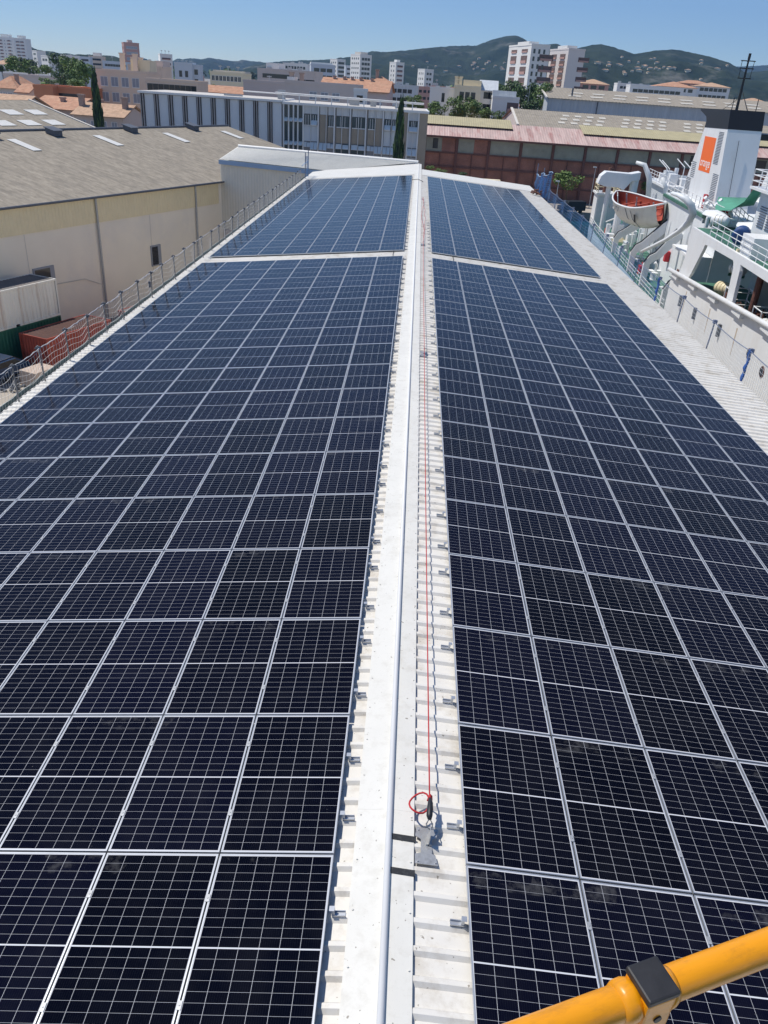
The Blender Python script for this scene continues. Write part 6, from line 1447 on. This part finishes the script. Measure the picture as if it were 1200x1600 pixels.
TR = [
 (28, 106, 300, 18, 'bright', 1.0, 'bushy green tree behind the grey workshop, below the far left slabs'),
 (45, 104, 310, 19, 'dark', .9, 'dark round tree behind the grey workshop, next to the bushy green one'),
 (3, 108, 290, 8, 'dark', .8, 'small dark tree at the left edge of the photo behind the workshop'),
 (66, 111, 280, 16, 'bright', .6, 'low dark spreading tree behind the workshop roof rim'),
 (98, 104, 280, 19, 'mid', 1.1, 'tall loose green tree right of the grey workshop'),
 (114, 112, 260, 20, 'bright', 1.0, 'broad green tree left of the cypress, above the orange row house'),
 (132, 116, 255, 20, 'bright', 1.0, 'rounded green tree directly left of the tall cypress top'),
 (98, 124, 240, 16, 'mid', .8, 'dark green tree in the gap between workshop and orange row house'),
 (78, 131, 215, 15, 'bright', .55, 'low light green bush in front of the workshop wall'),
 (118, 132, 210, 18, 'bright', .5, 'wide light green hedge tree above the orange row house'),
 (332, 137, 240, 8, 'bright', .7, 'small bright tree left of the cream apartments'),
 (645, 160, 200, 16, 'bright', .7, 'bright tree right of the cypress at the slab roof end'),
 (684, 174, 205, 17, 'bright', .9, 'green courtyard tree below the slit-window wing, leftmost of the row'),
 (672, 178, 200, 10, 'bright', 1.0, 'small courtyard tree squeezed beside the slab roof corner'),
 (716, 170, 208, 19, 'bright', 1.0, 'tallest leafy courtyard tree in front of the cream stair block'),
 (738, 173, 206, 17, 'bright', 1.0, 'leafy courtyard tree below the two balconies'),
 (758, 179, 203, 14, 'bright', .8, 'lower courtyard tree in front of the glossy-roofed block'),
 (776, 183, 202, 12, 'bright', .8, 'low courtyard bush tree left of the tall grid window'),
 (800, 142, 265, 20, 'mid', .9, 'broad tree below the left twin tower, left side'),
 (824, 150, 255, 22, 'mid', 1.0, 'big leafy tree right of the white courtyard flats'),
 (845, 152, 250, 19, 'bright', 1.1, 'bright leafy tree touching the grey warehouse corner'),
 (828, 172, 232, 18, 'dark', .9, 'dark lower tree right of the tall grid window'),
 (785, 140, 290, 13, 'mid', .7, 'small tree behind the glossy roof of the courtyard flats'),
 (860, 142, 275, 12, 'dark', .9, 'dark tree under the right twin tower'),
 (888, 285, 160, 24, 'bright', .75, 'round shrubby tree on the quay in front of the brick hangar'),
 (1012, 290, 165, 16, 'bright', .55, 'shrub against the brick hangar behind the ship deckhouse'),
 (690, 268, 150, 12, 'bright', .35, 'dry low shrub beyond the far right roof edge'),
 (722, 272, 148, 9, 'dark', .4, 'small dark shrub beyond the far right roof edge'),
 (672, 262, 140, 8, 'bright', .5, 'yellowish shrub beside the end of the ridge cap'),
]
for i, (u, v, Y, r, kd, vs, lb_) in enumerate(TR): tree(lb_, u, v, Y, r, kd, vs, i)
# light poles and small things by the hangar
def pole(u, vt, Y, label):
    p = at(u, vt, Y); t = thing('street_lamp', label, 'street lamp', (p[0], p[1], GROUND)); H = p[2]-GROUND
    mb = MB(); mb.tube([(0,0,0),(0,0,H)], [.09,.06], 6); mb.build('pole', M['galv'], t); mb = MB(); mb.box(-.45,.15,-.12,.12,H,H+.16); mb.build('lamp_head', M['white_trim'], t)
pole(873, 284, 132, 'slim lamp pole on the quay behind the blue debris net'); pole(931, 262, 158, 'slim lamp pole in front of the brick hangar beside the ship crane'); pole(829, 130, 250, 'tall slim lamp pole among the trees below the twin towers')
p = atz(752, 282, GROUND+1); 
lw = thing('low_wall', 'low pale concrete blocks in front of the brick hangar', 'wall', (at(740, 280, 150)[0], 150, GROUND))
mb = MB(); mb.box(-4,4.5,0,1.2,0,4.3); mb.build('block', M['w_pink'], lw); mb = MB(); mb.box(-4.4,4.9,-.3,1.5,4.302,4.6); mb.build('coping', M['w_cream'], lw)
vn = thing('parked_van', 'dark van parked on the quay between the brick hangar and the ship', 'van', (at(893, 322, 150)[0], 150, GROUND+.004), .3)
mb = MB(); mb.prism([(-2.4,-.95,.4),(-2.4,-.95,1.1),(-1.6,-.95,1.25),(-1.1,-.95,2.0),(2.4,-.95,2.05),(2.45,-.95,.45)], (0,1.9,0)); mb.build('body', M['black'], vn, bevel=.06)
for x in (-1.5,1.5):
    for y in (-.9,.75): mb = MB(); mb.tube([(x,y,.36),(x,y+.2,.36)], .36, 12); mb.build('wheel', M['tyre'], vn)
mb = MB(); mb.prism([(-1.62,-.8,1.3),(-1.62,.8,1.3),(-1.13,.75,1.95),(-1.13,-.75,1.95)], (-.03,0,.02)); mb.build('windscreen', M['window'], vn)

# ------------------------------------------------------------------ hills
def hill_mat():
    m = bpy.data.materials.new('wooded_hill'); m.use_nodes = True; N = m.node_tree.nodes; L = m.node_tree.links; b = N['Principled BSDF']; b.inputs['Roughness'].default_value = .95; b.inputs['Specular IOR Level'].default_value = .1
    tc = N.new('ShaderNodeTexCoord')
    n1 = N.new('ShaderNodeTexNoise'); n1.inputs['Scale'].default_value = .012; n1.inputs['Detail'].default_value = 10; n1.inputs['Roughness'].default_value = .72
    n2 = N.new('ShaderNodeTexNoise'); n2.inputs['Scale'].default_value = .007; n2.inputs['Detail'].default_value = 8; n2.inputs['Roughness'].default_value = .7
    L.new(tc.outputs['Object'], n1.inputs['Vector']); L.new(tc.outputs['Object'], n2.inputs['Vector'])
    r1 = N.new('ShaderNodeValToRGB'); r1.color_ramp.elements[0].position = .34; r1.color_ramp.elements[0].color = (.008,.020,.012,1); r1.color_ramp.elements[1].position = .68; r1.color_ramp.elements[1].color = (.040,.055,.030,1)
    L.new(n1.outputs['Fac'], r1.inputs[0])
    r2 = N.new('ShaderNodeValToRGB'); r2.color_ramp.elements[0].position = .56; r2.color_ramp.elements[0].color = (0,0,0,1); r2.color_ramp.elements[1].position = .72; r2.color_ramp.elements[1].color = (.7,.7,.7,1)
    L.new(n2.outputs['Fac'], r2.inputs[0])
    mx = N.new('ShaderNodeMixRGB'); mx.inputs[2].default_value = (.22,.21,.185,1); L.new(r1.outputs[0], mx.inputs[1]); L.new(r2.outputs[0], mx.inputs[0]); L.new(mx.outputs[0], b.inputs['Base Color'])
    return m
M['hill'] = hill_mat()
def hill(prof, D0, D1, foot_v_off, seed, amp):
    us = np.linspace(prof[0][0], prof[-1][0], 170); pv = np.interp(us, [p[0] for p in prof], [p[1] for p in prof]); nq = 46
    rows = []
    for k in range(nq+8):
        q = k/(nq-1); r = []
        for u, v in zip(us, pv):
            top = at(u, v, D1); d = ray(u, v); dirh = np.array([d[0], d[1]])/d[1]
            if q <= 1: Y = D0+(D1-D0)*q; hq = (q**.85)*(.55+.45*q)
            else: Y = D1+(D1-D0)*(q-1)*1.5; hq = 1-(q-1)*2.2
            x = CAM[0]+dirh[0]*(Y-CAM[1]); z_ = GROUND+(top[2]-GROUND)*hq
            env = math.sin(math.pi*min(q, 1))
            nz = mnoise.fractal(Vector((x*.0022, Y*.0022, seed)), 1.0, 2.0, 6)
            rg = mnoise.noise(Vector((x*.02, Y*.02, seed+3)))*.5+mnoise.noise(Vector((x*.06, Y*.06, seed+5)))*.5
            r.append((x, Y, z_ + amp*env*nz + amp*.06*rg))
        rows.append(r)
    mb = MB(); mb.grid(rows); return tag(mb.build('hills', M['hill'], smooth=False), kind='structure')
hill([(380,108),(400,100),(440,96),(500,94),(545,90),(580,83),(640,78),(700,72),(745,71),(768,62),(790,56.5),(806,55.5),(816,59),(824,66),(834,72),(860,78),(890,92),(930,118)], 1500, 3400, 0, 1, 60)
hill([(800,112),(830,80),(850,70),(870,68),(885,75),(905,75),(925,70),(940,69),(960,74),(990,84),(1020,80),(1050,77),(1078,81),(1110,89),(1140,98),(1152,105),(1175,120),(1215,140)], 1300, 2500, 0, 7, 55)
hill([(-160,30),(-80,40),(0,57),(40,69),(60,79),(110,88),(160,96),(230,106),(280,112)], 1200, 2300, 0, 13, 40)
hill([(150,100),(270,99),(300,94),(330,92),(345,94),(365,97),(380,96),(400,99),(430,103),(470,112)], 3000, 5200, 0, 19, 70)
hill([(1080,112),(1150,104),(1180,103),(1210,101),(1300,96),(1420,100)], 3500, 6000, 0, 23, 60)
hill([(1090,125),(1160,114),(1200,110),(1260,108),(1400,112)], 1500, 2700, 0, 29, 40)

# villas dotted over the hillsides
rnd = random.Random(4)
VW = MB(); VW.box(-6,6,-4,4,-6,5); VWM = VW.mesh('wall', M['w_cream']); VR = MB()
for f in (((-7,-5,5),(7,-5,5),(0,0,7.4)),((7,-5,5),(7,5,5),(0,0,7.4)),((7,5,5),(-7,5,5),(0,0,7.4)),((-7,5,5),(-7,-5,5),(0,0,7.4))): VR.face(f)
VR.face([(-7,-5,4.99),(7,-5,4.99),(7,5,4.99),(-7,5,4.99)]); VRM = VR.mesh('roof', M['tile_pale'])
dg = bpy.context.evaluated_depsgraph_get(); dg.update()
cnt = 0; tries = 0
while cnt < 52 and tries < 900:
    tries += 1
    if cnt < 34: u = rnd.gauss(985, 60); v = rnd.gauss(108, 9)
    else: u = rnd.gauss(735, 45); v = rnd.gauss(104, 4)
    d = Vector(ray(u, v)).normalized(); hit, loc, nr, idx, ob, mt = SC.ray_cast(dg, Vector(CAM), d)
    if hit and ob.name.startswith('hills') and loc.y > 900:
        t = thing('villa', 'small pale villa on the wooded hillside', 'villa', (loc.x, loc.y, loc.z), rnd.uniform(-.6, .6), 'villas on the wooded hillsides')
        put(VWM, 'wall', t); put(VRM, 'roof', t); t.scale = (rnd.uniform(.4, 1.1), .7, rnd.uniform(.45, .7)); cnt += 1

# woodland belt at the foot of the hills: one mass
rnd = random.Random(9); V_, F_, MI_ = [], [], []
for i in range(620):
    if i < 330: u = rnd.uniform(860, 1320); Y = rnd.uniform(470, 1150)
    elif i < 500: u = rnd.uniform(560, 870); Y = rnd.uniform(450, 1200)
    else: u = rnd.uniform(-200, 560); Y = rnd.uniform(600, 1300)
    v = 91+.0683*u; p = at(u, v, Y); x, y = p[0], p[1]; gz_ = GROUND + max(0, (Y-500)*.022); R = rnd.uniform(4, 8)
    for k in range(34):
        dd = Vector((rnd.gauss(0,1), rnd.gauss(0,1), abs(rnd.gauss(0,1)))).normalized(); c = Vector((x, y, gz_+R*.4)) + Vector((dd.x*R, dd.y*R, dd.z*R*1.0))*rnd.uniform(.6, 1.05)
        a = dd.orthogonal().normalized()*R*rnd.uniform(.2,.42); b_ = dd.cross(a).normalized()*R*rnd.uniform(.16,.36); b0 = len(V_)
        V_ += [tuple(c+a), tuple(c+b_), tuple(c-a), tuple(c-b_)]; F_.append([b0, b0+1, b0+2, b0+3]); MI_.append(i % 2)
me = bpy.data.meshes.new('woodland'); me.from_pydata(V_, [], F_); me.materials.append(M['leaf_c']); me.materials.append(M['leaf_a']); me.polygons.foreach_set('material_index', MI_)
tag(put(me, 'woodland'), 'dense dark green woodland belt at the foot of the hills', 'woodland', None, 'stuff')

# ------------------------------------------------------------------ haze
HAZE = 0.00008
if HAZE:
    m = bpy.data.materials.new('haze'); m.use_nodes = True; N = m.node_tree.nodes; N.remove(N['Principled BSDF'])
    pv = N.new('ShaderNodeVolumePrincipled'); pv.inputs['Density'].default_value = HAZE; pv.inputs['Color'].default_value = (.34, .58, 1.0, 1); pv.inputs['Anisotropy'].default_value = .2
    m.node_tree.links.new(pv.outputs[0], N['Material Output'].inputs['Volume'])
    mb = MB(); mb.box(-6000, 6000, -300, 7600, GROUND-4, 700); tag(mb.build('haze', m), 'thin blue haze over the town and the hills', 'haze', None, 'stuff')
